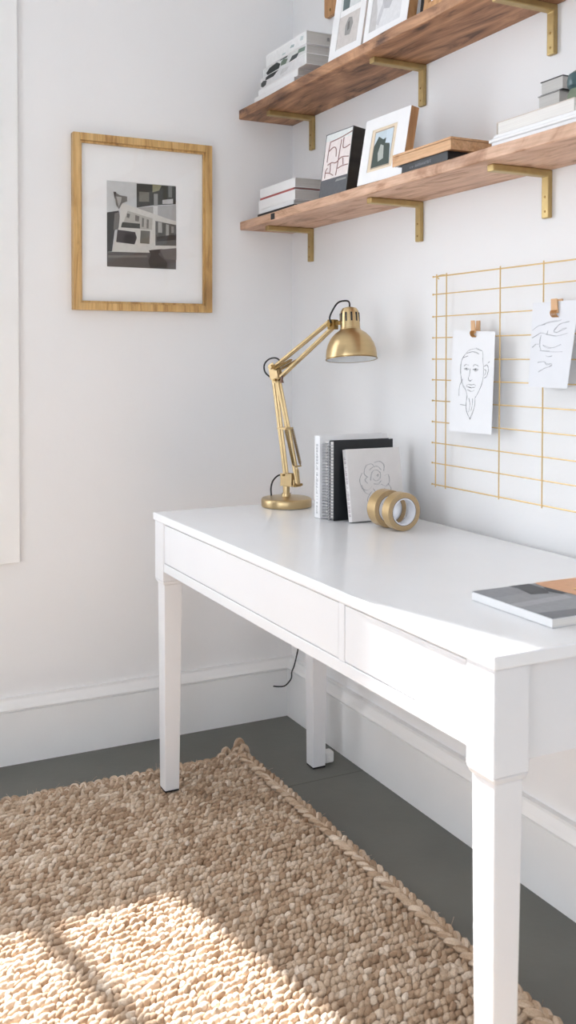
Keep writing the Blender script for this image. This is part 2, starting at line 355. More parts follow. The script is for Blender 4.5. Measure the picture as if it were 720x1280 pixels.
# ------------------------------------------------------------------ rug
def make_rug():
    root = thing('jute_rug', 'chunky woven tan jute rug with braided edge on grey floor', 'rug', (1.3, -1.1, 0))
    X0, X1, Y0, Y1 = .285, 2.45, -2.0, -.315
    import bmesh
    bm = bmesh.new(); bmesh.ops.create_icosphere(bm, subdivisions=2, radius=1)
    V = np.array([v.co[:] for v in bm.verts]); F = np.array([[v.index for v in f.verts] for f in bm.faces]); bm.free()
    rng = np.random.default_rng(3)
    cs = []
    pitch = .0192; step = .0128
    rows = int((X1-X0)/pitch)
    for i in range(rows):
        n = int((Y1-Y0)/step); wob = rng.uniform(0, step)
        for j in range(n):
            cs.append((X0+pitch*(i+.5), Y0+step*(j)+wob, i))
    cs = np.array(cs); N = len(cs)
    sx = rng.uniform(.0062, .0082, N); sy = rng.uniform(.0105, .0150, N); sz = rng.uniform(.0062, .0098, N)
    ang = rng.normal(.62, .26, N)
    tilt = rng.normal(0, .25, N)
    jit = rng.normal(0, .0016, (N, 2))
    Lump = 1+rng.normal(0, .10, (N, len(V)))
    P = V[None]*Lump[..., None]*np.stack([sx, sy, sz], 1)[:, None, :]
    ct, st = np.cos(tilt)[:, None], np.sin(tilt)[:, None]
    x, z = P[..., 0]*ct-P[..., 2]*st, P[..., 0]*st+P[..., 2]*ct
    ca, sa = np.cos(ang)[:, None], np.sin(ang)[:, None]
    xx, yy = x*ca-P[..., 1]*sa, x*sa+P[..., 1]*ca
    P = np.stack([xx+(cs[:, 0]+jit[:, 0])[:, None], yy+(cs[:, 1]+jit[:, 1])[:, None], z+rng.uniform(.0095, .0125, N)[:, None]], -1)
    P[..., 2] = np.maximum(P[..., 2], .0006)
    allv = P.reshape(-1, 3); allf = (F[None]+(np.arange(N)*len(V))[:, None, None]).reshape(-1, 3)
    me = bpy.data.meshes.new('woven_field'); me.vertices.add(len(allv)); me.vertices.foreach_set('co', allv.ravel())
    me.loops.add(allf.size); me.loops.foreach_set('vertex_index', allf.ravel().astype(np.int32))
    me.polygons.add(len(allf)); me.polygons.foreach_set('loop_start', np.arange(0, allf.size, 3, dtype=np.int32))
    me.polygons.foreach_set('loop_total', np.full(len(allf), 3, dtype=np.int32)); me.polygons.foreach_set('use_smooth', np.ones(len(allf), bool))
    me.update(calc_edges=True); me.materials.append(M['jute'])
    o = bpy.data.objects.new('woven_field', me); COL.objects.link(o); o.parent = root; o.matrix_parent_inverse = parent_matrix(root).inverted()
    MB().box(X0-.005, X1, Y0, Y1+.005, .0008, .009).build('backing', M['jute'], root)
    # braided border: fat V-stitches along the long edge (runs along x)
    def stitch(mb, c, d, side, L, r, z):
        # a bent fat strand from the outside to the middle
        c = Vector(c); d = Vector(d); side = Vector(side)
        j = lambda s: random.uniform(-s, s)
        p = [c-d*L*.55+side*r*1.7, c-d*L*.1+side*r*1.5+Vector((0, 0, z+.004)), c+d*L*.35+side*r*.6+Vector((0, 0, z+.005)), c+d*L*.62-side*r*.1+Vector((0, 0, -.001))]
        p = [q+Vector((j(.0015), j(.0015), j(.001))) for q in p]
        q = crm(p, 3); n = len(q)
        rr = [r*(.55+.5*math.sin(math.pi*(i+.3)/(n-.4))) for i in range(n)]
        mb.tube(q, rr, 8)
    b = MB(); x = X0
    while x < X1:
        for sd in (1, -1): stitch(b, (x+(.010 if sd > 0 else 0), Y1+.014, .0105), (1, 0, 0), (0, sd, 0), .033, random.uniform(.0072, .0090), .003)
        x += .0255
    b.build('braided_edge', M['jute'], root)
    # looped edge at the far end (runs along y)
    e = MB(); yy = Y1
    while yy > Y0:
        w = random.uniform(.006, .010); dpt = random.uniform(.012, .028); h = random.uniform(.008, .02)
        p = [(X0+.012, yy+w, .008), (X0-dpt*.5, yy+w*1.1, .010+h*.6), (X0-dpt, yy, .010+h*.4), (X0-dpt*.5, yy-w*1.1, .009), (X0+.012, yy-w, .008)]
        e.tube(crm(p, 4), random.uniform(.0042, .006), 8)
        e.tube(crm([(X0+.006, yy+.012, .009), (X0-.004, yy, .018), (X0+.008, yy-.014, .010)], 4), .0058, 8)
        yy -= random.uniform(.017, .024)
    e.build('looped_edge', M['jute'], root)
    k = MB()
    def loop(cx, cy, hx, hz, r, base=.008, lean=0):
        p = []
        for i in range(9):
            a = math.pi*(i/8); p.append((cx-lean*math.sin(a)+random.uniform(-.002, .002), cy+hx*math.cos(a), base+hz*math.sin(a)))
        k.tube(crm(p, 3), r, 8)
    loop(.244, -.296, .013, .036, .0085, lean=.006); loop(.262, -.292, .012, .026, .0080); loop(.256, -.312, .013, .020, .0085, lean=.004)
    loop(.262, -.345, .011, .024, .0080, lean=.010); loop(.268, -.365, .011, .016, .0075); loop(.280, -.302, .014, .014, .0085); loop(.270, -.328, .012, .014, .008)
    k.build('corner_knot', M['jute'], root)
    # loose fibres sticking out of the border
    f = MB()
    for _ in range(260):
        if random.random() < .6: c = Vector((random.uniform(X0, 1.9), Y1+.014+random.uniform(-.008, .012), .016)); d = Vector((random.uniform(-1, 1), random.uniform(-.2, 1), random.uniform(0, .8)))
        else: c = Vector((X0-random.uniform(0, .02), random.uniform(-1.3, Y1), .018)); d = Vector((random.uniform(-1, .2), random.uniform(-1, 1), random.uniform(0, .8)))
        d.normalize(); L = random.uniform(.008, .022); e2 = Vector((random.uniform(-1, 1), random.uniform(-1, 1), random.uniform(-.8, .3)))*L*.4
        f.tube(crm([c, c+d*L*.5, c+d*L+e2], 2), .00035, 4, caps=False)
    for v_i in range(len(f.v)):
        if f.v[v_i][2] < .001: f.v[v_i] = (f.v[v_i][0], f.v[v_i][1], .001)
    f.build('loose_fibre', M['jute'], root)['kind'] = 'stuff'
make_rug()

# ------------------------------------------------------------------ desk
DX0, DX1, DY0, DY1, DZ = .3635, 1.7557, -.602, -.0305, .75
def make_desk():
    d = thing('writing_desk', 'long white painted desk with two flush drawers on tapered square legs', 'desk', ((DX0+DX1)/2, (DY0+DY1)/2, 0))
    MB().box(DX0, DX1, DY0, DY1, .730, DZ).build('desktop', M['desk_brightened'], d, bevel=.0025, seg=3)
    ax0, ax1, ay0, ay1 = DX0+.006, DX1-.004, DY0+.003, DY1-.004
    B = .062
    def leg(cx, cy, sx, sy, zb, ay1=-.100):
        # sx, sy: which outer side; block then taper
        w = B; x0, x1 = (ax0, ax0+w) if sx < 0 else (ax1-w, ax1); y0, y1 = (ay0, ay0+w) if sy < 0 else (ay1-w, ay1)
        mb = MB(); mb.box(x0, x1, y0, y1, .578, .7298)
        i = .006
        lo = [(x0+i*.6, y0+i*.6), (x1-i*.6, y0+i*.6), (x1-i*.6, y1-i*.6), (x0+i*.6, y1-i*.6)]
        mb.hexa([(a, b, .568) for a, b in lo], [(a, b, .5779) for a, b in ((x0, y0), (x1, y0), (x1, y1), (x0, y1))])
        X0, X1, Y0, Y1 = x0+i, x1-i, y0+i, y1-i
        sh = .010; q = .35
        bx0 = X0+sh*(q if sx < 0 else 1-q); bx1 = X1-sh*(q if sx > 0 else 1-q)
        by0 = Y0+sh*(q if sy < 0 else 1-q); by1 = Y1-sh*(q if sy > 0 else 1-q)
        mb.hexa([(bx0, by0, zb), (bx1, by0, zb), (bx1, by1, zb), (bx0, by1, zb)], [(X0, Y0, .5679), (X1, Y0, .5679), (X1, Y1, .5679), (X0, Y1, .5679)])
        o = mb.build('leg', M['desk'], d, bevel=.002)
        MB().box(bx0+.001, bx1-.001, by0+.001, by1-.001, zb-.004, zb).build('foot_pad', M['black'], o)
        return (bx0, bx1, by0, by1)
    leg(0, 0, -1, -1, .0240); leg(0, 0, 1, -1, .0240); lg = leg(0, 0, -1, 1, .0042); leg(0, 0, 1, 1, .0042)
    rail = MB()
    fy0, fy1 = ay0+.002, ay0+.022
    xl, xr = ax0+B, ax1-B
    rail.box(xl, xr, fy0, fy1, .603, .626)             # lower rail
    rail.box(xl, xr, fy0, fy1, .7272, .7298)          # upper rail
    rail.box(1.3252, 1.3450, fy0, fy1, .626, .7272)    # stile
    rail.box(xl, xl+.004, fy0, fy1, .626, .7272); rail.box(xr-.004, xr, fy0, fy1, .626, .7272)
    rail.build('front_frame', M['desk'], d, bevel=.0012)
    for (a, b) in ((xl+.0055, 1.3237), (1.3465, xr-.0055)):
        MB().box(a, b, fy0+.0008, fy0+.018, .6275, .7258).build('drawer', M['desk'], d, bevel=.001)
    MB().box(xl+.01, xr-.01, fy1, DY1-.035, .612, .6125).build('drawer_floor', M['desk'], d)
    MB().box(ax1-.024, ax1-.008, ay0+B, -.162, .592, .7298).build('side_panel', M['desk'], d, bevel=.001)
    MB().box(ax0+.008, ax0+.024, ay0+B, -.162, .592, .7298).build('side_panel', M['desk'], d, bevel=.001)
    MB().box(xl, xr, -.124, -.108, .592, .7298).build('back_panel', M['desk'], d, bevel=.001)
    return lg
lg = make_desk()

# ------------------------------------------------------------------ shelves + brackets
def make_shelf(name_label, z0, z1, m, seed):
    rnd = random.Random(seed); mb = MB(); X0, X1 = .001, 1.98; n = 60; D = -.187
    vs = []
    for i in range(n+1):
        x = X0+(X1-X0)*i/n
        w = .0012*math.sin(x*9+seed)+.0010*math.sin(x*23+seed*2)
        zz = .0010*math.sin(x*13+seed*3)
        vs += [(x, D+w, z0+.0018+zz*.4), (x, D+w+.003, z0+zz*.3), (x, -.0008, z0), (x, -.0008, z1), (x, D+w+.003, z1+zz*.3), (x, D+w, z1-.0018+zz)]
    fs = []
    for i in range(n):
        for k in range(6): k2 = (k+1) % 6; fs.append((i*6+k, (i+1)*6+k, (i+1)*6+k2, i*6+k2))
    fs.append(tuple(range(6))); fs.append(tuple(range(n*6+5, n*6-1, -1)))
    mb.add(vs, fs); o = mb.build('wall_shelf', m)
    if seed == 1: MB().box(.222, .246, D-.0006, D+.004, z0+.0045, z1-.004).build('dark_knot', M['black_cover'], o, bevel=.0008)
    tag(o, name_label, 'shelf', 'wooden wall shelves above the desk')
LZ0, LZ1, UZ0, UZ1 = 1.5560, 1.5820, 1.9000, 1.9290
make_shelf('lower thick plank shelf of pale pinkish wood above the gold wire grid', LZ0, LZ1, M['shelf_low'], 1)
make_shelf('upper thick plank shelf of darker brown wood cut off by the picture top', UZ0, UZ1, M['shelf_up'], 5)
def bracket(x, zt, label, zb):
    w = .011; t = .012; h = .0145; end = -.158
    prof = [(0-.0006, zt), (end, zt), (end, zt-h), (-t, zt-h), (-t, zb), (-.0006, zb)]
    vs = [(x+s*w, y, z) for s in (-1, 1) for y, z in prof]; n = 6
    fs = [tuple(range(n)), tuple(range(2*n-1, n-1, -1))]+[(i, n+i, n+(i+1) % n, (i+1) % n) for i in range(n)]
    root = thing('shelf_bracket', label, 'bracket', (x, 0, zt), 'gold brackets under the shelves')
    mb = MB().add(vs, fs); o = mb.build('bracket_arm', M['bracket'], root, bevel=.0022)
    import bmesh
    bm = bmesh.new(); bm.from_mesh(o.data); bmesh.ops.recalc_face_normals(bm, faces=bm.faces); bm.to_mesh(o.data); bm.free()
    for z in (zb+.014, zb+.045):
        MB().lathe([(0, .0012), (.0022, .001), (.0028, 0)], (x, -t, z), (0, -1, 0), 14).build('screw', M['brass_dark'], root)
for x, nm in ((.135, 'nearest the corner'), (.716, 'in the middle under the small picture' ), (1.186, 'nearest the right picture edge')):
    bracket(x, LZ0-.0003, {.135: 'gold shelf bracket under the lower shelf nearest the room corner', .716: 'gold shelf bracket under the lower shelf below the small framed picture',
        1.186: 'gold shelf bracket under the lower shelf nearest the stack of white books at right'}[x], LZ0-.102)
for x in (.142, .726, 1.198):
    bracket(x, UZ0-.0003, {.142: 'gold shelf bracket under the upper shelf nearest the room corner', .726: 'gold shelf bracket under the upper shelf just above the small white picture',
        1.198: 'gold shelf bracket under the upper shelf at the top right edge of the photo'}[x], UZ0-.104)

# ------------------------------------------------------------------ books lying flat
def flat_book(name, label, x0, x1, y0, y1, z0, z1, cov, pages, cat='book', group=None, ct=.0018, spine='front'):
    """lying flat; spine faces the room (-y) or the left (-x)"""
    r = thing(name, label, cat, ((x0+x1)/2, (y0+y1)/2, z0), group)
    c = MB(); c.box(x0, x1, y0, y1, z0, z0+ct); c.box(x0, x1, y0, y1, z1-ct, z1)
    if spine == 'front': c.box(x0, x1, y0, y0+ct, z0+ct, z1-ct)
    elif spine == 'left': c.box(x0, x0+ct, y0, y1, z0+ct, z1-ct)
    c.build('cover', cov, r, bevel=.0006, seg=1)
    g = .0022
    MB().box(x0+g, x1-g, y0+(ct if spine == 'front' else g), y1-g, z0+ct, z1-ct).build('pages', pages, r)
    return r
G1 = 'books stacked on the lower shelf near the corner'
b = [(.1085, .345, -.176, -.040, .0000, .0075, 'dark_cover', 'thin dark-covered book at the bottom of the left stack on the lower shelf'),
     (.1085, .338, -.172, -.040, .0077, .0205, 'white_cover', 'thin white book second from bottom of the left stack on the lower shelf'),
     (.108, .346, -.172, -.036, .0207, .0495, 'white_cover', 'thick white book under the red one in the left stack, lower shelf'),
     (.116, .336, -.171, -.040, .0497, .0555, 'red', 'thin book with a dull red spine in the left stack, lower shelf'),
     (.116, .345, -.171, -.036, .0557, .0835, 'white_cover', 'thick white book on top of the left stack on the lower shelf')]
for (x0, x1, y0, y1, a, c, cv, lb) in b:
    flat_book('book', lb, x0, x1, y0, y1, LZ1+.0012+a, LZ1+.0012+c, M[cv], M['pages_grey'], group=G1)
G2 = 'books stacked on the upper shelf near the corner'
b = [(.090, .350, -.178, -.04, 0, .016, 'white_cover', 'white book at the very bottom of the upper shelf stack by the corner'),
     (.105, .362, -.172, -.04, .0162, .036, 'white_cover', 'white book second from bottom of the upper shelf stack by the corner'),
     (.120, .412, -.172, -.03, .0362, .0665, 'white_cover', 'white book with dark spotted spine in the middle of the upper shelf stack'),
     (.135, .408, -.170, -.03, .0667, .0915, 'white_cover', 'white book with a picture along its spine, second from top, upper shelf stack'),
     (.158, .412, -.172, -.03, .0917, .128, 'white_cover', 'thick white book with small grey mark, topmost of the upper shelf stack')]
roots = []
for (x0, x1, y0, y1, a, c, cv, lb) in b:
    roots.append(flat_book('book', lb, x0, x1, y0, y1, UZ1+.0012+a, UZ1+.0012+c, M[cv], M['pages_grey'], group=G2))
# printed pictures on the spines
def spine_print(root, x0, x1, y, z0, z1, polys):
    patches('spine_picture', polys, x1-x0, z1-z0, (x0, y, z0), (1, 0, 0), (0, 0, 1), (0, -1, 0), root)
spine_print(roots[2], .125, .405, -.172, UZ1+.039, UZ1+.066, [([(0, 0), (1, 0), (1, 1), (0, 1)], (222, 222, 224)), ([(.0, .2), (.05, 0), (.12, .1), (.14, .5), (.06, .7), (0, .55)], (70, 72, 72)),
    ([(.1, .6), (.3, .55), (.42, .95), (.2, 1), (.12, .9)], (40, 46, 48)), ([(.45, .3), (.6, .35), (.66, .7), (.5, .8)], (205, 205, 206))])
spine_print(roots[3], .140, .404, -.170, UZ1+.069, UZ1+.091, [([(0, 0), (1, 0), (1, 1), (0, 1)], (220, 222, 222)), ([(.1, 0), (.38, 0), (.42, .5), (.33, .95), (.15, .8), (.06, .35)], (32, 38, 38)),
    ([(.42, .2), (.55, .1), (.6, .6), (.5, .85), (.44, .7)], (110, 124, 112)), ([(.62, 0), (.8, .05), (.86, .55), (.7, .6)], (70, 76, 78)), ([(.82, .5), (.98, .35), (1, .8), (.85, .95)], (120, 138, 128)),
    ([(.4, .9), (.58, .8), (.6, 1), (.42, 1)], (60, 70, 70))])
spine_print(roots[4], .165, .404, -.172, UZ1+.097, UZ1+.123, [([(0, 0), (1, 0), (1, 1), (0, 1)], (236, 237, 238)), ([(.62, .35), (.72, .25), (.74, .5), (.66, .6)], (160, 178, 180)), ([(.88, .5), (.95, .4), (.97, .8), (.9, .9)], (196, 208, 210)),
    ([(.4, .1), (.5, .02), (.52, .2), (.44, .25)], (196, 208, 208))])
st = MB(); strokes(st, [[(0, 0), (0, .008)], [(.003, .0), (.003, .009)], [(.006, 0), (.006, .008)], [(0, .008), (.007, .0085)]], .0012, (.410, -.105, UZ1+.108), (0, 1, 0), (0, 0, 1), (1, 0, 0))
st.build('edge_mark', M['ink'], roots[4])

# black illustrated box-book standing, leaning back
def leaning_box(origin, W, T, H, lean, yaw=0):
    """returns O (front bottom-left), A (width dir), U (up dir leaning), N (front normal)"""
    A = Vector((math.cos(yaw), math.sin(yaw), 0)); back = Vector((-math.sin(yaw), math.cos(yaw), 0))
    U = (Vector((0, 0, 1))*math.cos(lean)+back*math.sin(lean)).normalized(); N = A.cross(U).normalized()
    O = Vector(origin)
    return O, A, U, N
def slab(mb, O, A, U, N, a0, a1, u0, u1, n0, n1, mi=0):
    """n measured backwards from the front plane"""
    p = lambda a, u, n: O+A*a+U*u-N*n
    return mb.hexa([p(a0, u0, n0), p(a1, u0, n0), p(a1, u0, n1), p(a0, u0, n1)], [p(a0, u1, n0), p(a1, u1, n0), p(a1, u1, n1), p(a0, u1, n1)], mi)
r = thing('book', 'thick dark book with pink line map cover standing upright on the lower shelf', 'book', (.57, -.13, LZ1), None)
O, A, U, N = leaning_box((.496, -.178, LZ1+.0015), .125, .045, .17, math.radians(8), math.radians(3))
mb = MB(); slab(mb, O, A, U, N, 0, .130, 0, .173, 0, .002); slab(mb, O, A, U, N, 0, .130, 0, .173, .062, .064); slab(mb, O, A, U, N, 0, .002, 0, .173, .002, .062)
slab(mb, O, A, U, N, .128, .130, 0, .173, .002, .062)
mb.build('cover', M['brown_black'], r, bevel=.0006)
mb = MB(); slab(mb, O, A, U, N, .002, .128, .002, .171, .002, .062); mb.build('pages', M['pages_grey'], r)
patches('cover_picture', [([(0, 0), (1, 0), (1, 1), (0, 1)], (96, 98, 102)), ([(.03, .27), (.98, .27), (.98, .985), (.03, .985)], (236, 226, 224)), ([(.03, .88), (.98, .86), (.98, .985), (.03, .985)], (226, 230, 228)),
    ([(.55, .2), (.95, .2), (.95, .23), (.6, .235)], (150, 152, 150))], .130, .173, O, A, U, N, r)
mb = MB(); m_ = lambda L: [[(a*.130, u*.173) for a, u in l] for l in L]
strokes(mb, m_([[(.22, .86), (.6, .88), (.98, .92)], [(.62, .84), (.6, .7), (.58, .5), (.55, .3)], [(.2, .72), (.35, .76), (.45, .72), (.48, .6)], [(.2, .5), (.35, .52), (.5, .5), (.7, .56), (.95, .54)],
   [(.2, .86), (.17, .7), (.16, .55)], [(.15, .38), (.3, .36), (.45, .31)], [(.7, .86), (.72, .7), (.95, .72)], [(.6, .4), (.75, .42), (.95, .42)], [(.3, .52), (.32, .4), (.3, .36)], [(.2, .45), (.14, .4), (.14, .3)], [(.75, .54), (.78, .44)]]),
   .0022, O, A, U, N, .0016)
mb.build('line_map', mat('map_line', (150, 112, 108), .8), r)

# framed small pictures on shelves
def shelf_frame(label, origin, W, H, T, lean, yaw, face, side, bw, inner, polys, extra=None, top=None):
    O, A, U, N = leaning_box(origin, W, T, H, math.radians(lean), math.radians(yaw))
    r = thing('picture_frame', label, 'picture frame', (O.x+W/2, O.y+T/2, origin[2]), 'small picture frames leaning on the shelves')
    mb = MB(); e = .0
    slab(mb, O, A, U, N, 0, bw, 0, H, 0, T); slab(mb, O, A, U, N, W-bw, W, 0, H, 0, T); slab(mb, O, A, U, N, bw, W-bw, 0, bw, 0, T); slab(mb, O, A, U, N, bw, W-bw, H-bw, H, 0, T)
    mb.build('frame_body', side, r, bevel=.0005)
    mb = MB(); k = -.0012
    fw = inner
    slab(mb, O, A, U, N, 0, fw[0], 0, H, k, 0); slab(mb, O, A, U, N, W-fw[1], W, 0, H, k, 0); slab(mb, O, A, U, N, fw[0], W-fw[1], 0, fw[2], k, 0); slab(mb, O, A, U, N, fw[0], W-fw[1], H-fw[3], H, k, 0)
    mb.build('white_face', face, r)
    mb = MB(); slab(mb, O, A, U, N, bw, W-bw, bw, H-bw, .004, T-.002); mb.build('backing_board', M['cream_cover'], r)
    O2 = O+A*fw[0]+U*fw[2]-N*.0005
    mb = MB(); slab(mb, O, A, U, N, fw[0]-.001, W-fw[1]+.001, fw[2]-.001, H-fw[3]+.001, .0006, .004); mb.build('mount', M['cream_cover'], r)
    patches('picture', polys, W-fw[0]-fw[1], H-fw[2]-fw[3], O2, A, U, N, r)
    return r
shelf_frame('small frame with wide white face, natural wood sides and a green photo, lower shelf', (.700, -.182, LZ1+.0015), .186, .166, .022, 10, 2, M['white_cover'], M['natural_v'], .012, (.034, .046, .028, .030),
    [([(0, 0), (1, 0), (1, 1), (0, 1)], (226, 210, 186)), ([(.12, .06), (.88, .06), (.88, .94), (.12, .94)], (176, 158, 138)), ([(.15, .09), (.86, .09), (.86, .91), (.15, .91)], (196, 210, 218)),
     ([(.15, .09), (.86, .09), (.8, .5), (.7, .75), (.5, .7), (.3, .8), (.15, .6)], (66, 78, 72)), ([(.4, .2), (.6, .25), (.55, .55), (.42, .6), (.35, .4)], (176, 182, 176)), ([(.6, .6), (.86, .55), (.86, .9), (.62, .91)], (206, 220, 230))])
shelf_frame('white frame with two small pictures, one above the other, upper shelf beside the stacked books', (.548, -.180, UZ1+.0015), .150, .20, .02, 9, 3, M['white_cover'], M['white_cover'], .012, (.030, .024, .022, .014),
    [([(0, 0), (1, 0), (1, 1), (0, 1)], (242, 242, 242)), ([(.0, .02), (1, .02), (1, .54), (.0, .54)], (206, 200, 196)), ([(.35, .2), (.6, .18), (.7, .35), (.62, .46), (.45, .48), (.33, .36)], (150, 148, 146)),
     ([(.45, .26), (.55, .28), (.53, .42), (.44, .4)], (110, 108, 106)), ([(.05, .64), (.95, .64), (.95, 1), (.05, 1)], (214, 218, 218)), ([(.1, .64), (.42, .64), (.4, 1), (.05, 1)], (96, 110, 112))])
shelf_frame('white-faced frame with a pale grey flower drawing and wood sides, upper shelf', (.722, -.180, UZ1+.0015), .180, .20, .024, 9, 2, M['white_cover'], M['natural_v'], .012, (.020, .030, .020, .02),
    [([(0, 0), (1, 0), (1, 1), (0, 1)], (222, 222, 224)), ([(.0, .0), (.22, .0), (.2, .3), (.1, .6), (.0, .7)], (196, 194, 194)), ([(.35, .3), (.6, .25), (.75, .45), (.7, .65), (.5, .72), (.35, .6)], (188, 188, 192)),
     ([(.45, .4), (.6, .4), (.62, .55), (.5, .6)], (140, 140, 144)), ([(.2, .1), (.3, .05), (.42, .3), (.36, .4)], (200, 200, 203))])
# black object + wooden board next to it (upper shelf)
r = thing('book', 'black book standing between wood-edged frames at the top edge, upper shelf', 'book', (.96, -.12, UZ1))
O, A, U, N = leaning_box((.918, -.150, UZ1+.0015), .07, .03, .2, math.radians(6), 0)
mb = MB(); slab(mb, O, A, U, N, 0, .066, 0, .19, 0, .002); slab(mb, O, A, U, N, 0, .066, 0, .19, .026, .028); slab(mb, O, A, U, N, 0, .002, 0, .19, .002, .026); mb.build('cover', M['black_cover'], r)
mb = MB(); slab(mb, O, A, U, N, .002, .064, .002, .188, .002, .026); mb.build('pages', M['dark_cover'], r)
r = thing('picture_frame', 'natural wood frame seen by its edge at the very top, upper shelf', 'picture frame', (1.0, -.15, UZ1), 'small picture frames leaning on the shelves')
O, A, U, N = leaning_box((.972, -.178, UZ1+.0015), .15, .02, .2, math.radians(9), 0)
mb = MB()
for a in ((0, .015, 0, .2), (.135, .15, 0, .2), (.015, .135, 0, .015), (.015, .135, .185, .2)): slab(mb, O, A, U, N, *a, 0, .018)
mb.build('frame_body', M['natural_v'], r, bevel=.0008)
mb = MB(); slab(mb, O, A, U, N, .014, .136, .014, .186, .008, .014); mb.build('picture', M['mat_board'], r)
# wooden board hung on the wall above the upper shelf
r = thing('wooden_hanger_board', 'small rounded wooden board with a hole hanging on the wall above the upper shelf', 'wall decoration', (.268, 0, 2.2))
xs, zs = .232, 2.100
pts = []
def rr_(w, h, rad, cx, cz):
    out = []
    for (sx, sz, a0) in ((1, 1, 0), (-1, 1, 90), (-1, -1, 180), (1, -1, 270)):
        for k in range(7):
            a = math.radians(a0+k*15); out.append((cx+sx*(w-rad)+rad*math.cos(a), cz+sz*(h-rad)+rad*math.sin(a)))
    return out
pl = rr_(.036, .11, .014, .268, 2.275); n = len(pl)
vs = [(x, -.003, z) for x, z in pl]+[(x, -.015, z) for x, z in pl]
MB().add(vs, [tuple(range(n)), tuple(range(2*n-1, n-1, -1))]+[(i, n+i, n+(i+1) % n, (i+1) % n) for i in range(n)]).build('board', M['natural_v'], r, bevel=.001)
MB().lathe([(0, .0004), (.0045, .0004), (.0045, -.002), (.0045, -.011)], (.268, -.0155, 2.183), (0, -1, 0), 16).build('hole', M['brass_dark'], r)
MB().tube([(.268, -.0004, 2.37), (.268, -.02, 2.372)], .002, 8).build('nail', M['brass_dark'], r)

# lower shelf: black book + wooden box lying
r = flat_book('book', 'flat black book with pale title on its spine under the wooden box, lower shelf', .851, 1.062, -.174, -.022, LZ1+.0012, LZ1+.0235, M['black_cover'], M['dark_cover'])
st = MB(); rnd = random.Random(8); lines = []; x = 0
for ch in range(15):
    if ch in (3,): x += .004; continue
    h = .0065 if ch > 3 else .0045; k = rnd.randint(0, 3)
    lines.append([(x, 0), (x, h)])
    if k != 1: lines.append([(x, h), (x+.003, h)])
    if k != 2: lines.append([(x, h/2), (x+.0028, h/2)])
    if k != 3: lines.append([(x+.003, h), (x+.003, h*.1)])
    x += .0058
strokes(st, lines, .0008, (.918, -.174, LZ1+.0085), (1, 0, 0), (0, 0, 1), (0, -1, 0), .0004)
st.build('title_lettering', M['ink_soft'], r)
r = thing('wooden_box', 'shallow closed natural wood box lying on the flat black book, lower shelf', 'box', (.96, -.1, LZ1+.024))
MB().box(.848, 1.076, -.176, -.018, LZ1+.0238, LZ1+.0455).build('box_body', M['natural'], r, bevel=.0008)
MB().box(.848, 1.076, -.176, -.018, LZ1+.0462, LZ1+.0515).build('lid', M['natural'], r, bevel=.0008)
# white stack at right
G3 = 'white books stacked on the lower shelf at right'
zz = LZ1+.0012
for i, (x0, x1, y0, h, cv, lb) in enumerate([(1.212, 1.47, -.176, .0085, 'white_cover', 'thin white book at the bottom of the right stack on the lower shelf'),
      (1.205, 1.463, -.178, .0065, 'white_cover', 'thin white book second from bottom of the right stack on the lower shelf'),
      (1.215, 1.468, -.174, .0075, 'white_cover', 'thin white book third from bottom of the right stack on the lower shelf'),
      (1.222, 1.440, -.172, .0250, 'cream_cover', 'thick white book with cream boards on top of the right stack, lower shelf')]):
    flat_book('book', lb, x0, x1, y0, -.02, zz, zz+h, M[cv], M['pages'], group=G3, ct=.0012, spine='left' if i == 3 else 'front'); zz += h+.0002
RZT = zz
# grey small books on top, further back
G4 = 'small grey books on the white stack'
for i, (x0, x1, h, lb) in enumerate([(1.245, 1.322, .024, 'small pale book lowest of the little grey pile on the right white stack'),
      (1.262, 1.324, .026, 'small grey book in the middle of the little pile on the right white stack'),
      (1.266, 1.330, .028, 'small grey book with dark cover topmost of the little pile, right white stack')]):
    flat_book('book', lb, x0, x1, -.104+.003*i, -.068, zz, zz+h, M['grey_cover'] if i < 2 else M['dark_cover'], M['pages_grey'], group=G4, ct=.0018, spine='none'); zz += h+.0002
r = thing('teal_jar', 'small dark teal jar with mossy base on the right white books, at the right edge', 'jar', (1.387, -.104, RZT))
MB().lathe([(0, 0), (.021, 0), (.025, .008), (.026, .024), (.021, .034)], (1.387, -.104, RZT+.0005), seg=28).build('jar_base', M['moss'], r)
MB().lathe([(.021, .034), (.026, .040), (.027, .050), (.024, .062), (.015, .068), (0, .068)], (1.387, -.104, RZT+.0005), seg=28).build('jar_body', M['teal'], r)

# ------------------------------------------------------------------ framed photograph on the left wall
r = thing('framed_photograph', 'large gold framed black and white photo in wide white mat on left wall', 'picture', (0, -.505, 1.55))
fy0, fy1, fz0, fz1 = -.7216, -.2901, 1.2945, 1.8037
bw = .021; T = .027
mb = MB()
for (a, b, c, d) in ((fy0, fy0+bw, fz0, fz1), (fy1-bw, fy1, fz0, fz1), (fy0+bw, fy1-bw, fz0, fz0+bw), (fy0+bw, fy1-bw, fz1-bw, fz1)): mb.box(.001, T, a, b, c, d)
mb.build('frame', M['gold_frame'], r, bevel=.0012)
mb = MB(); k = .006
for (a, b, c, d) in ((fy0+bw, fy0+bw+k, fz0+bw, fz1-bw), (fy1-bw-k, fy1-bw, fz0+bw, fz1-bw), (fy0+bw+k, fy1-bw-k, fz0+bw, fz0+bw+k), (fy0+bw+k, fy1-bw-k, fz1-bw-k, fz1-bw)): mb.box(.010, .019, a, b, c, d)
mb.build('inner_lip', M['gold_frame'], r, bevel=.0008)
MB().box(.002, .008, fy0+bw-.002, fy1-bw+.002, fz0+bw-.002, fz1-bw+.002).build('mat_board', M['mat_board'], r)
MB().box(.0135, .0150, fy0+bw+.001, fy1-bw-.001, fz0+bw+.001, fz1-bw-.001).build('glass_sheet', M['glass'], r)
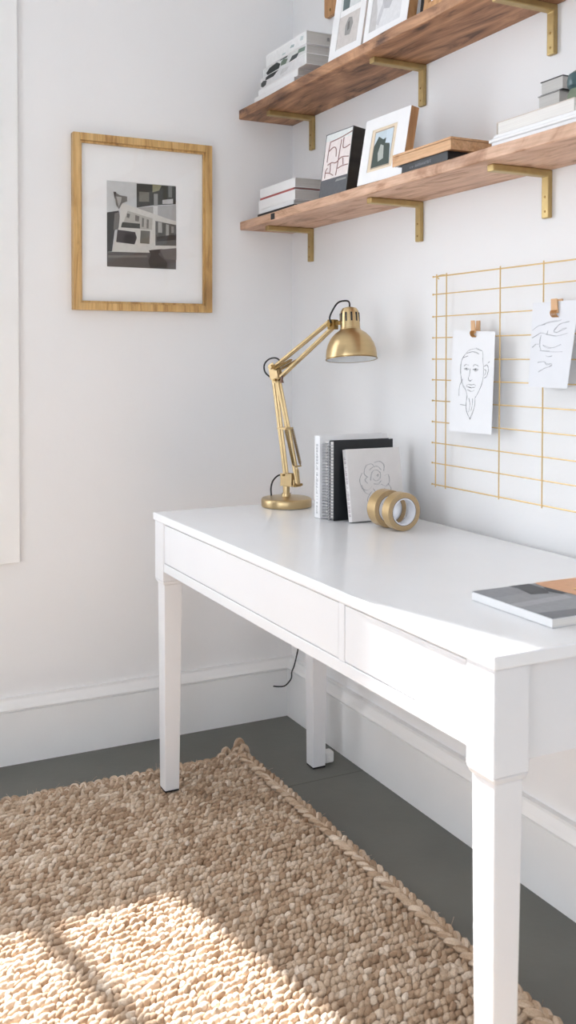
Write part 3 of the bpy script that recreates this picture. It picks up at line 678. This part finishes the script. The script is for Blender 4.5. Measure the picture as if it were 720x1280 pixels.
def P(pts): return [((x-95)/513, 1-(yy-(95+35*(x-95)/513))/(643-23*(x-95)/513)) for x, yy in pts]
ph = [([(0, 0), (1, 0), (1, 1), (0, 1)], (206, 208, 208)),
  (P([(95, 630), (608, 600), (608, 750), (95, 738)]), (92, 88, 86)),
  (P([(312, 115), (608, 132), (608, 265), (440, 275), (312, 295)]), (62, 64, 60)),
  (P([(330, 175), (405, 180), (405, 250), (330, 250)]), (122, 120, 112)), (P([(430, 120), (500, 125), (480, 165), (430, 180)]), (150, 146, 118)), (P([(505, 235), (585, 225), (585, 262), (505, 265)]), (196, 196, 196)),
  (P([(550, 130), (578, 132), (578, 215), (550, 215)]), (120, 122, 120)), (P([(440, 190), (470, 190), (470, 280), (440, 280)]), (150, 150, 148)),
  (P([(320, 295), (435, 285), (435, 345), (330, 315)]), (168, 166, 162)), (P([(435, 280), (468, 278), (468, 375), (435, 360)]), (214, 214, 212)), (P([(468, 278), (608, 270), (608, 390), (468, 360)]), (176, 176, 176)),
  (P([(95, 335), (180, 320), (195, 400), (150, 470), (130, 625), (95, 630)]), (52, 50, 48)), (P([(150, 340), (185, 330), (180, 460), (140, 465)]), (116, 112, 108)),
  (P([(195, 265), (230, 270), (608, 395), (608, 590), (400, 630), (130, 628), (180, 440)]), (214, 212, 206)),
  (P([(245, 320), (430, 375), (425, 460), (200, 445)]), (184, 180, 172)),
  (P([(205, 405), (335, 415), (335, 450), (195, 445)]), (66, 68, 62)), (P([(170, 462), (300, 478), (312, 520), (295, 570), (160, 555)]), (60, 54, 54)), (P([(340, 465), (410, 468), (405, 565), (335, 560)]), (112, 110, 102)),
  (P([(450, 392), (608, 420), (608, 575), (450, 575)]), (96, 94, 90)), (P([(470, 400), (500, 405), (500, 480), (470, 478)]), (176, 174, 170)), (P([(530, 415), (552, 420), (552, 500), (530, 500)]), (168, 166, 160)), (P([(570, 430), (590, 432), (590, 480), (570, 480)]), (150, 148, 144)),
  (P([(460, 510), (608, 490), (608, 530), (460, 545)]), (60, 56, 54)),
  (P([(240, 340), (262, 345), (255, 375), (236, 370)]), (110, 106, 100)), (P([(300, 350), (330, 360), (326, 400), (298, 395)]), (118, 112, 106)), (P([(350, 370), (365, 374), (362, 440), (348, 438)]), (122, 118, 112)), (P([(385, 380), (400, 384), (398, 450), (383, 448)]), (126, 120, 114)),
  (P([(400, 612), (500, 600), (470, 640), (540, 700), (530, 748), (410, 744), (395, 690), (415, 650)]), (64, 60, 58)), (P([(480, 605), (608, 592), (608, 680), (520, 675)]), (112, 106, 104)),
  (P([(145, 180), (185, 205), (240, 215), (240, 250), (205, 265), (180, 310), (160, 280)]), (120, 118, 114)), (P([(160, 215), (200, 220), (195, 255), (178, 290)]), (176, 174, 170)), (P([(140, 180), (160, 182), (150, 235)]), (70, 66, 64)),
  (P([(100, 655), (385, 650), (390, 665), (100, 675)]), (120, 116, 112))]
patches('photograph', ph, .2155, .2515, (.0082, -.6175, 1.424), (0, 1, 0), (0, 0, 1), (1, 0, 0), r)

# ------------------------------------------------------------------ wire grid, papers, clips
GY = -.030
r = thing('wire_grid', 'gold wire grid panel fixed to the white wall above the desk', 'wire grid', (1.2, GY, .84))
rows = [1.3560, 1.3125, 1.2580, 1.2060, 1.1535, 1.1025, 1.0510, .9990, .9470, .8970, .8440]
GX0, GX1 = .8120, 1.66
for i, z in enumerate(rows):
    MB().tube([(GX0, GY, z), (GX1, GY, z)], .00165 if i in (0, 10) else .0014, 8).build('horizontal_wire', M['wire'], r)
    MB().lathe([(0, -.0008), (.0024, 0), (.0024, .0016), (0, .0024)], (GX0, GY, z), (-1, 0, 0), 12).build('wire_end', M['wire'], r)
for x in (.8290, .8690, 1.0680, 1.2080, 1.3480, 1.49, 1.652):
    MB().tube([(x, GY-.0029, rows[-1]-.005), (x, GY-.0029, rows[0]+.005)], .0015, 8).build('vertical_wire', M['wire'], r)
for (x, z) in ((.8310, rows[0]), (1.652, rows[0]), (1.652, rows[-1])):
    MB().tube(crm([(x+.004, -.0004, z+.004), (x+.004, -.018, z+.004), (x+.004, -.032, z+.0005), (x+.004, -.0335, z-.004), (x+.004, -.030, z-.007)], 4), .0013, 8).build('wall_hook', M['wire'], r)

def paper(label, c4, bow, mtl, cat='drawing'):
    # c4: corners TL, TR, BR, BL as (x, z); hung in front of grid
    n, m_ = 14, 18; vs = []; th = .0006
    TL, TR, BR, BL = [Vector((p[0], p[1], 0)) for p in c4]
    yf = lambda s, t: GY-.0055-bow[0]*(s-.5)**2*4*t-bow[1]*t*t-bow[2]*s*t
    for side in (0, 1):
        for j in range(m_+1):
            for i in range(n+1):
                s, t = i/n, j/m_
                q = (TL*(1-s)+TR*s)*(1-t)+(BL*(1-s)+BR*s)*t
                vs.append((q.x, yf(s, t)-(th if side == 0 else 0), q.y))
    K = (n+1)*(m_+1); fs = []
    ix = lambda i, j: j*(n+1)+i
    for j in range(m_):
        for i in range(n):
            fs.append((ix(i, j), ix(i, j+1), ix(i+1, j+1), ix(i+1, j))); fs.append(tuple(K+k for k in (ix(i, j), ix(i+1, j), ix(i+1, j+1), ix(i, j+1))))
    bd = [ix(i, 0) for i in range(n+1)]+[ix(n, j) for j in range(1, m_+1)]+[ix(i, m_) for i in range(n-1, -1, -1)]+[ix(0, j) for j in range(m_-1, 0, -1)]
    for a in range(len(bd)): p, q = bd[a], bd[(a+1) % len(bd)]; fs.append((p, q, q+K, p+K))
    o = thing('paper_drawing', label, cat, (TL.x, GY, TL.y), 'drawings clipped to the wire grid')
    s_ = MB(); s_.add(vs, fs, 0, True); s_.build('sheet', mtl, o)
    def on(s, t):
        q = (TL*(1-s)+TR*s)*(1-t)+(BL*(1-s)+BR*s)*t; return Vector((q.x, yf(s, t)-th-.0002, q.y))
    return o, on
def scribble(lines, amp, n):
    rnd = random.Random(21); out = []
    for ln in lines:
        for k in range(n):
            a = rnd.uniform(0, .35); b = rnd.uniform(.65, 1); m = len(ln); i0 = int(a*(m-1)); i1 = max(i0+1, round(b*(m-1)))
            seg = ln[i0:i1+1] if k else ln
            out.append([(x+rnd.uniform(-amp, amp), y+rnd.uniform(-amp, amp)) for x, y in seg])
    return out
def ink(on, lines, w, m, parent, name='ink_lines'):
    mb = MB()
    for ln in lines:
        Pp = crm([(a, b, 0) for a, b in ln], 5) if len(ln) > 2 else [Vector((a, b, 0)) for a, b in ln]
        W = [on(p.x, p.y) for p in Pp]
        mb.tube(W, w/2, 5, caps=False)
    mb.build(name, m, parent)
o, on = paper('white sheet with inky sketched face hung at left of the wire grid', [(.9000, 1.2230), (1.0555, 1.2155), (1.0495, .9830), (.8895, .9815)], (.001, .001, .002), M['paper'])
def nz(pts, ox=100, oy=185, W=405, H=960):
    return [((x-ox+(yy-oy)*.03)/W, (yy-oy)/H) for x, yy in pts]
face = [[(330, 350), (270, 362), (220, 415), (188, 480), (180, 560), (188, 640), (205, 700), (232, 745), (245, 800)], [(330, 350), (368, 365), (390, 380), (392, 440)], [(240, 400), (300, 380), (360, 400)],
  [(215, 520), (235, 500), (262, 508)], [(215, 545), (235, 532), (258, 545), (235, 556), (215, 545)], [(300, 515), (325, 500), (352, 512)], [(300, 548), (325, 535), (348, 548), (325, 558), (300, 548)], [(275, 540), (268, 600), (255, 640), (275, 655), (295, 645)],
  [(238, 700), (262, 688), (285, 695), (312, 690), (330, 705)], [(240, 706), (280, 722), (325, 708)], [(250, 745), (285, 755), (315, 742)], [(392, 440), (400, 520), (398, 600), (385, 680), (350, 760), (325, 800)],
  [(402, 520), (432, 500), (445, 540), (430, 600), (405, 620)], [(412, 540), (425, 560), (412, 590)], [(245, 800), (238, 880), (245, 950), (272, 1015)], [(325, 800), (318, 880), (300, 950), (272, 1015)], [(262, 820), (275, 880), (262, 950)], [(300, 820), (295, 880), (285, 940)],
  [(200, 640), (170, 720), (165, 800)], [(440, 480), (455, 460)], [(205, 440), (250, 425)], [(240, 890), (180, 885)]]
ink(on, scribble([nz(l) for l in face], .007, 2), .0006, M['ink'], o)
for acc in [nz(l) for l in ([(228, 545), (240, 538), (236, 552)], [(316, 548), (330, 542), (326, 554)], [(262, 652), (272, 658), (284, 654)], [(255, 714), (285, 720)])]: ink(on, [acc], .0012, M['ink_dark'], o, 'ink_accent')
o2, on2 = paper('thin translucent sheet with faint pencil lines hung at right of the wire grid', [(1.1785, 1.2735), (1.3150, 1.2735), (1.2925, 1.0945), (1.1690, 1.0950)], (.001, .001, .007), M['paper_thin'])
def nz2(pts): return [((x-115)/520, (yy-190)/960) for x, yy in pts]
pl2 = [[(240, 450), (320, 420), (420, 410), (470, 400)], [(130, 590), (200, 560), (240, 540), (320, 560), (430, 570), (560, 540)], [(240, 560), (230, 620), (235, 700), (250, 730)], [(320, 510), (310, 560)],
   [(270, 670), (330, 700), (400, 700), (490, 670)], [(240, 740), (360, 745), (520, 750)], [(400, 500), (440, 450), (480, 430)], [(400, 500), (390, 520), (430, 540), (500, 500), (540, 490)], [(480, 440), (560, 420)],
   [(320, 790), (350, 800), (400, 800)], [(220, 870), (300, 860), (340, 890), (400, 880)], [(240, 980), (320, 930), (400, 910)], [(140, 700), (180, 660), (220, 660)], [(130, 500), (200, 450), (280, 440)], [(370, 920), (410, 890)]]
ink(on2, scribble([nz2(l) for l in pl2], .008, 2), .0007, M['ink_soft'], o2)
def clip(x, z, label, w):
    r = thing('paper_clip_peg', label, 'clip', (x, GY, z), 'wooden clips holding the drawings')
    mb = MB()
    for s in (0, 1):
        yb = GY-.0090 if s == 0 else GY+.0035
        yt = GY-.0110 if s == 0 else GY+.0045
        mb.hexa([(x-w/2, yb-.002, z-.030), (x+w/2, yb-.002, z-.030), (x+w/2, yb+.002, z-.030), (x-w/2, yb+.002, z-.030)],
                [(x-w/2*.9, yt-.0015, z), (x+w/2*.9, yt-.0015, z), (x+w/2*.9, yt+.0015, z), (x-w/2*.9, yt+.0015, z)])
    mb.build('wooden_jaw', M['clip_wood'], r, bevel=.0012)
    mb = MB()
    for k in range(4):
        xx = x-w/2+w*(k+.5)/4
        mb.tube(crm([(xx, GY+.006, z-.028), (xx, GY-.004, z-.0235), (xx, GY-.0135, z-.026), (xx, GY-.0125, z-.034), (xx, GY-.0068, z-.038)], 3), .0013, 6)
    mb.build('spring', M['copper'], r)
clip(.982, 1.2430, 'small wooden clip with copper spring holding the inky face sketch', .015)
clip(1.2490, 1.2790, 'small wooden clip with copper spring holding the faint pencil sheet', .020)

# ------------------------------------------------------------------ lamp
B0 = Vector((.429, -.2403, .75)); LD = Vector((.9, .436, 0)).normalized(); LP = Vector((LD.y, -LD.x, 0))
def L(s, z, o=0): return B0+LD*s+LP*o+Vector((0, 0, z))
lamp = thing('desk_lamp', 'brass adjustable desk lamp with dome shade on the white desk', 'lamp', B0)
MB().lathe([(0, .0008), (.066, .0008), (.0684, .0016), (.0690, .003), (.0690, .0175), (.0682, .0208), (.0660, .0232), (.0630, .0243), (.0600, .0247), (.0300, .0270), (.013, .0285), (.012, .036)], B0, seg=56).build('base', M['brass'], lamp)
MB().lathe([(.0095, .030), (.0095, .0585), (.006, .0600), (0, .0600)], B0, seg=20).build('stem', M['brass'], lamp)
mb = MB()
for o in (-.010, .010):
    mb.obb(L(.006, .074, o), LD, LP, (0, 0, 1), .019, .0012, .017)
mb.obb(L(.014, .058, 0), LD, LP, (0, 0, 1), .028, .0112, .0016); mb.obb(L(.030, .066, 0), LD, LP, (0, 0, 1), .0022, .008, .010)
mb.build('pivot_bracket', M['brass'], lamp, bevel=.0008)
MB().tube([L(.040, .0612, -.016), L(.040, .0612, .018)], .0038, 12).build('pivot_pin', M['brass_dark'], lamp); MB().tube([L(-.001, .087, -.015), L(-.001, .087, .015)], .0034, 12).build('pivot_pin', M['brass_dark'], lamp)
def rods(name, a, b, w, m=M['brass'], offs=(-.0062, .0062)):
    mb = MB()
    for o in offs: mb.bar(L(*a, o), L(*b, o), w*.82, .0045, LD if abs(a[1]-b[1]) > abs(a[0]-b[0]) else Vector((0, 0, 1)))
    return mb.build(name, m, lamp, bevel=.0012)
rods('lower_arm', (-.0012, .084), (-.0465, .375), .0095)
rods('lower_arm', (.0385, .066), (.0055, .214), .0080)
rods('lower_arm', (.0055, .208), (-.0300, .352), .0095)
rods('upper_arm', (-.040, .382), (.1440, .5035), .0090)
rods('upper_arm', (-.030, .346), (.1500, .4840), .0090)
def spring(a, b, o, rad, turns):
    a_, b_ = L(*a, o), L(*b, o); ax = (b_-a_); n = turns*8; u = ax.orthogonal().normalized(); w = ax.normalized().cross(u); pts = []
    for i in range(n+1):
        t = i/n; an = 2*math.pi*turns*t; e = min(1, min(t, 1-t)*12); pts.append(a_+ax*t+(u*math.cos(an)+w*math.sin(an))*rad*e)
    return MB().tube(pts, .0011, 5)
for o in (-.015, .015):
    spring((.0070, .216), (.0370, .112), o, .0038, 30).build('tension_spring', M['brass_dark'], lamp)
    spring((-.034, .374), (.0300, .402), o, .0034, 18).build('tension_spring', M['brass_dark'], lamp)
MB().bar(L(-.020, .2135, 0), L(.0105, .2135, 0), .006, .034, (0, 0, 1)).build('crossbar', M['brass'], lamp, bevel=.0008)
mb = MB(); mb.bar(L(.0370, .112, -.0165), L(.0370, .112, .0165), .004, .004, (0, 0, 1)); mb.bar(L(.0345, .104, 0), L(.040, .062, 0), .006, .012, LD)
mb.build('spring_hook_bar', M['brass'], lamp, bevel=.0008)
# elbow plates
for o in (-.0105, .0105):
    c = L(-.040, .366, o)
    poly = [(-.0545, .386), (-.040, .394), (-.026, .372), (-.020, .348), (-.032, .338), (-.0485, .348)]
    vs = [L(s, z, o-.001) for s, z in poly]+[L(s, z, o+.001) for s, z in poly]; n = len(poly)
    MB().add(vs, [tuple(range(n)), tuple(range(2*n-1, n-1, -1))]+[(i, n+i, n+(i+1) % n, (i+1) % n) for i in range(n)]).build('elbow_plate', M['brass'], lamp)
MB().tube([L(-.0440, .381, -.018), L(-.0440, .381, .019)], .0062, 14).build('elbow_pin', M['brass'], lamp); MB().tube([L(-.030, .346, -.017), L(-.030, .346, .018)], .0036, 12).build('elbow_pin', M['brass_dark'], lamp)
MB().tube([L(-.0085, .356, .010), L(-.0085, .347, .010), L(-.0085, .338, .010)], [.003, .003, .0058], 12).build('elbow_knob', mat('knob_brown', (120, 88, 74), .4), lamp)
# head joint
mb = MB(); mb.obb(L(.152, .494, 0), LD, LP, (0, 0, 1), .010, .011, .013); mb.tube([L(.150, .494, -.016), L(.150, .494, .018)], .0060, 14)
mb.bar(L(.152, .497, 0), L(.182, .498, 0), .010, .010, (0, 0, 1)); mb.build('head_joint', M['brass_dark'], lamp, bevel=.001)
# head: axis tilts its mouth toward the room
HC = L(.2110, .4020, 0)
ax = (Vector((0, 0, 1)) + LD*-.045 + LP*-.0 + Vector((-.10, .05, 0))).normalized()
dome = [(.0660, 0), (.0665, .0015), (.0662, .012), (.0645, .026), (.0600, .041), (.0520, .056), (.0410, .0680), (.0300, .0755), (.0262, .079)]
MB().lathe(dome+[(.0258, .080)], HC, ax, 56).build('shade', M['brass'], lamp)
MB().lathe([(r_-.0014, h_+(.0008 if i == 0 else 0)) for i, (r_, h_) in enumerate(dome)]+[(.012, .076), (0, .076)], HC, ax, 56).build('shade_lining', M['white_gloss'], lamp)
MB().lathe([(.0660, 0), (.0675, .0), (.0677, .0018), (.0663, .003)], HC, ax, 56).build('shade_rim', M['brass_dark'], lamp)
cap = MB().lathe([(.0268, .0785), (.0268, .0805), (.0256, .0815), (.0256, .104), (.0252, .116), (.0235, .127), (.0185, .1345), (.010, .1375), (0, .138)], HC, ax, 44).build('lamp_cap', M['brass'], lamp)
u = ax.orthogonal().normalized(); w = ax.cross(u); mb = MB()
for k in range(11):
    a = 2*math.pi*k/11; d = (u*math.cos(a)+w*math.sin(a)); mb.obb(HC+ax*.110+d*.0252, d, ax.cross(d), ax, .0008, .0022, .0115)
mb.build('vent_slots', M['black'], cap)
MB().lathe([(0, .012), (.010, .013), (.019, .020), (.022, .030), (.018, .044), (.011, .058), (.011, .074)], HC, ax, 24).build('bulb', M['bulb'], lamp)
mb = MB(); top = HC+ax*.136
mb.tube(crm([top-Vector((0, 0, .004)), top+Vector((0, 0, .013)), top+LD*-.010+Vector((0, 0, .0190)), L(.172, .551, .004), L(.1580, .533, .008), L(.1500, .512, .012), L(.1540, .497, .012)], 8), .0023, 10); mb.build('lamp_cord', M['cable'], lamp); mb = MB()
mb.tube(crm([L(-.015, .396, .006), L(-.030, .4055, .008), L(-.052, .4030, .010), L(-.0690, .388, .010), L(-.0675, .368, .010), L(-.052, .354, .008), L(-.046, .350, .0)], 8), .0022, 10); mb.build('lamp_cord', M['cable'], lamp); mb = MB()
mb.tube(crm([L(-.004, .087, .004), L(-.024, .0830, .006), L(-.040, .068, .008), L(-.0470, .048, .008), L(-.0475, .024, .006)], 8), .0023, 10)
mb.build('lamp_cord', M['cable'], lamp)

# dangling cable under the desk
mb = MB()
mb.tube(crm([(.128, -.020, .60), (.132, -.028, .42), (.128, -.035, .300), (.114, -.038, .240), (.096, -.040, .19), (.078, -.040, .162), (.078, -.041, .145), (.066, -.043, .128), (.048, -.050, .110), (.030, -.062, .104), (.0176, -.075, .1035)], 8), .0022, 8)
tag(mb.build('power_cable', M['cable']), 'thin black cable hanging down under the desk beside the room corner', 'cable')

# small white junction at the floor beside the rear desk leg
r = thing('cable_box', 'low white plastic block on the floor between rear desk leg and baseboard', 'cable box', (.36, -.06, 0))
MB().box(.376, .404, -.1015, -.0720, .0005, .034).build('box_body', M['trim'], r, bevel=.006, seg=4)
MB().lathe([(0, .003), (.004, .0025), (.005, 0)], (.404, -.087, .017), (1, 0, 0), 14).build('screw_cap', M['trim'], r)

# ------------------------------------------------------------------ desk objects
DT = DZ+.0006
def std_book(label, x0, x1, y0, y1, h, cov, pages, name='book', lean=0, spine=True, group='books standing on the desk', ct=.0018, bottomy=None):
    """upright, covers face +-x, spine faces the room (-y); lean: top moves toward -x"""
    r = thing(name, label, 'notebook' if 'notebook' in name else 'book', ((x0+x1)/2, (y0+y1)/2, DT), group)
    a = math.radians(lean); U = Vector((-math.sin(a), 0, math.cos(a))); A = Vector((math.cos(a), 0, math.sin(a)))
    O = Vector((x0, y0, DT+.0003)); N = Vector((0, -1, 0))
    T = x1-x0; D = y1-y0
    mb = MB(); slab(mb, O, A, U, N, 0, ct, 0, h, 0, D); slab(mb, O, A, U, N, T-ct, T, 0, h, 0, D)
    if spine: slab(mb, O, A, U, N, ct, T-ct, 0, h, 0, ct)
    mb.build('cover', cov, r, bevel=.0005)
    mb = MB(); slab(mb, O, A, U, N, ct, T-ct, .003, h-.003, ct if spine else .002, D-.003); mb.build('pages', pages, r)
    return r, O, A, U, T
def glyphs(n, seed, w, h):
    rnd = random.Random(seed); out = []
    for i in range(n):
        y = h*i/n; k = rnd.randint(0, 4); c = h/n*.62
        out.append([(0, y), (w, y)])
        if k > 0: out.append([(0, y), (0, y+c)])
        if k > 1: out.append([(w*.5, y), (w*.5, y+c)])
        if k > 2: out.append([(w, y), (w, y+c*.8)])
        if k == 4: out.append([(0, y+c), (w, y+c)])
    return out
r, O, A, U, T = std_book('tall white book with lettered spine, leftmost of those standing on the desk', .628, .655, -.262, -.062, .209, M['white_cover'], M['pages_v'])
mb = MB(); strokes(mb, glyphs(20, 2, .007, .150), .0009, O+A*.010+U*.040, A, U, (0, -1, 0)); mb.build('spine_lettering', M['ink_soft'], r)
mb = MB(); strokes(mb, glyphs(6, 5, .004, .03), .0008, O+A*.011+U*.012, A, U, (0, -1, 0)); mb.build('spine_lettering', M['ink_soft'], r)
def coil(parent, x0, x1, y, z0, z1, m, pitch=.0076, rad=None):
    mb = MB(); z = z0
    while z < z1:
        pts = []
        for i in range(12):
            a = 2*math.pi*i/12; pts.append(((x0+x1)/2+(x1-x0)/2*math.cos(a), y+.0058*math.sin(a), z+.0012*math.cos(a)))
        mb.tube(pts, .00110, 5, closed=True); z += pitch
    mb.build('wire_binding', m, parent)
r, O, A, U, T = std_book('white spiral notebook between the tall white book and the black notebook', .6575, .6775, -.250, -.062, .199, M['white_cover'], M['pages_v'], 'spiral_notebook', spine=False)
coil(r, .6565, .6785, -.2535, DT+.008, DT+.196, M['steel'])
mb = MB(); strokes(mb, glyphs(26, 7, .012, .185), .0010, O+A*.004+U*.008-Vector((0, -.0016, 0)), A, U, (0, -1, 0)); mb.build('edge_lettering', M['ink_soft'], r)
r, O, A, U, T = std_book('black covered spiral notebook standing behind the leaning sketchbook', .6800, .7010, -.248, -.074, .199, M['black_cover'], M['pages_v'], 'spiral_notebook', spine=False)
coil(r, .6790, .7020, -.2515, DT+.006, DT+.196, M['steel'])
r, O, A, U, T = std_book('pale square sketchbook with a line-drawn flower, leaning on the black notebook', .7360, .7530, -.225, -.068, .1790, M['linen'], M['pages_v'], 'sketchbook', lean=10.5, group='books standing on the desk')
mb = MB(); strokes(mb, glyphs(15, 11, .008, .150), .0012, O+A*.0045+U*.014, A, U, (0, -1, 0)); mb.build('spine_lettering', mat('spine_ink', (176, 160, 168), .8), r)
fl_ = [[(.40, .55), (.44, .66), (.52, .70), (.60, .66), (.58, .58), (.50, .55), (.44, .58)], [(.36, .60), (.30, .66), (.34, .76), (.44, .78), (.50, .74)], [(.50, .80), (.60, .82), (.68, .76), (.66, .68)], [(.66, .60), (.74, .62), (.76, .52), (.68, .46), (.60, .50)],
  [(.26, .66), (.20, .58), (.24, .46), (.34, .42), (.42, .46)], [(.44, .44), (.50, .38), (.60, .38), (.66, .44)], [(.52, .62), (.56, .64), (.54, .60)], [(.34, .52), (.30, .56), (.34, .60)], [(.40, .70), (.46, .74), (.56, .74), (.62, .70)], [(.46, .50), (.54, .50), (.60, .54)],
  [(.50, .38), (.48, .26), (.44, .14)], [(.40, .40), (.32, .30), (.34, .22), (.42, .28)], [(.60, .36), (.66, .28), (.60, .20), (.54, .26)], [(.22, .50), (.28, .40), (.36, .36)], [(.72, .50), (.78, .42), (.70, .36)]]
mb = MB(); strokes(mb, [[(a*.157, b_*.178) for a, b_ in l] for l in scribble(fl_, .010, 3)], .00035, O+A*T, (0, 1, 0), U, A, .0004); mb.build('flower_drawing', M['ink_soft'], r)

def tape_roll(label, xf, yc, w, R):
    r = thing('tape_roll', label, 'tape', (xf-w/2, yc, DT), 'rolls of gold tape on the desk')
    c = (xf, yc, DT+R); Ri = R*.645
    MB().lathe([(R-.0006, -w), (R, -w+.0006), (R, -.0006), (R-.0006, 0)], c, (1, 0, 0), 64).build('tape_surface', M['tape'], r)
    MB().lathe([(R-.0006, 0), (Ri+.0035, 0), (Ri+.0035, -.001), (Ri+.0035, -w+.001), (Ri+.0035, -w), (R-.0006, -w)], c, (1, 0, 0), 64).build('wound_layers', M['tape_side'], r)
    MB().lathe([(Ri+.0034, .0003), (Ri, .0003), (Ri-.0004, -.001), (Ri-.0004, -w+.001), (Ri, -w-.0003), (Ri+.0034, -w-.0003), (Ri+.0034, .0003)], c, (1, 0, 0), 64).build('cardboard_core', M['core'], r)
    MB().lathe([(Ri+.0042, .0004), (Ri+.0030, .0006), (Ri+.0030, -.001)], c, (1, 0, 0), 64).build('core_edge', M['ink'], r)
    return r
tape_roll('gold parcel tape roll standing on edge in front, its white core facing right', .8950, -.1690, .0270, .0450)
tape_roll('gold parcel tape roll standing on edge behind the front roll and touching the sketchbook', .8440, -.1740, .0340, .0450)

r = thing('magazine', 'thick soft-cover magazine with grey and orange cover lying on desk at right', 'magazine', (1.585, -.32, DT))
mx0, mx1, my0, my1 = 1.4900, 1.6830, -.4350, -.190
mb = MB(); mb.box(mx0, mx1, my0, my1, DT, DT+.0010); mb.box(mx0, mx1, my0, my1, DT+.0126, DT+.0138); mb.box(mx0, mx1, my0, my0+.001, DT+.001, DT+.0126)
mb.build('cover', M['white_cover'], r, bevel=.0004)
MB().box(mx0+.001, mx1-.001, my0+.001, my1-.002, DT+.001, DT+.0126).build('pages', M['pages'], r)
patches('cover_picture', [([(0, 0), (1, 0), (1, 1), (0, 1)], (158, 160, 164)), ([(.0, .0), (.28, .0), (.2, .6), (0, .62)], (150, 152, 156)), ([(.5, 0), (.62, 0), (.55, .5), (.45, .5)], (172, 174, 178)), ([(.82, 0), (1, 0), (1, .6), (.86, .5)], (128, 130, 134)),
   ([(.0, .32), (.1, .34), (.32, .30), (.35, .44), (.2, .50), (0, .50)], (92, 94, 97)), ([(.16, .52), (.3, .46), (.42, .5), (.4, .62), (.22, .64)], (84, 86, 90)), ([(.0, .55), (.12, .53), (.5, .56), (.66, .62), (.9, .62), (1, .75), (1, 1), (0, 1)], (222, 172, 136)),
   ([(.3, .68), (.5, .66), (.8, .74), (.8, .88), (.4, .9)], (238, 200, 130)), ([(.34, .66), (.5, .64), (.56, .67), (.42, .70)], (130, 90, 60))], mx1-mx0, my1-my0, (mx0, my0, DT+.0139), (1, 0, 0), (0, 1, 0), (0, 0, 1), r)

# ------------------------------------------------------------------ light
w = bpy.data.worlds.new('World'); S.world = w; w.use_nodes = True
bg = w.node_tree.nodes['Background']; bg.inputs[0].default_value = (.91, .965, 1.03, 1); bg.inputs[1].default_value = 9.0
sun = bpy.data.lights.new('sun', 'SUN'); sun.energy = 34; sun.angle = math.radians(2.0); sun.color = (1, .99, .985)
so = bpy.data.objects.new('sun', sun); COL.objects.link(so)
az = math.atan(.227); el = math.radians(34.2)
d = Vector((math.cos(el)*math.cos(az), math.cos(el)*math.sin(az), -math.sin(el)))
so.rotation_euler = d.to_track_quat('-Z', 'Y').to_euler()
def portal(c, sx, sy, direction):
    l = bpy.data.lights.new('daylight_portal', 'AREA'); l.shape = 'RECTANGLE'; l.size = sx; l.size_y = sy; l.cycles.is_portal = True
    o = bpy.data.objects.new('daylight_portal', l); COL.objects.link(o); o.location = c; o.rotation_euler = Vector(direction).to_track_quat('-Z', 'Y').to_euler()
portal((-.12, (WIN[0]+WIN[1])/2, (WIN[2]+WIN[3])/2), 1.2, 1.8, (1, 0, 0))
for (a, b_, c, dd) in FRONT_FILL_WIN: portal(((a+b_)/2, RY-.12, (c+dd)/2), b_-a, dd-c, (0, 1, 0))

portal((RX+.12, (FAR_FILL_WIN[0]+FAR_FILL_WIN[1])/2, (FAR_FILL_WIN[2]+FAR_FILL_WIN[3])/2), FAR_FILL_WIN[1]-FAR_FILL_WIN[0], FAR_FILL_WIN[3]-FAR_FILL_WIN[2], (-1, 0, 0))

# ------------------------------------------------------------------ camera
cam = bpy.data.cameras.new('camera'); co = bpy.data.objects.new('camera', cam); COL.objects.link(co)
R_ = Vector((0.44209549, 0.89696725, 0.00115534)); Uc = Vector((-0.02407455, 0.01057821, 0.9996542)); Fw = Vector((-0.89664486, 0.44197042, -0.02627066))
mw = Matrix((( R_.x, Uc.x, -Fw.x, 2.80493973), (R_.y, Uc.y, -Fw.y, -1.4597248), (R_.z, Uc.z, -Fw.z, 1.15586736), (0, 0, 0, 1)))
co.matrix_world = mw
cam.sensor_fit = 'VERTICAL'; cam.sensor_height = 24; cam.lens = 1223.25*24/1280
cam.shift_x = (360-338.397)/1280; cam.shift_y = (479.606-640)/1280
cam.clip_start = .05
cam.dof.use_dof = True; cam.dof.focus_distance = 2.6; cam.dof.aperture_fstop = 4.5
S.camera = co
S.view_settings.view_transform = 'Standard'; S.view_settings.look = 'None'; S.view_settings.gamma = 1; S.view_settings.use_curve_mapping = False
S.view_settings.exposure = -0.44
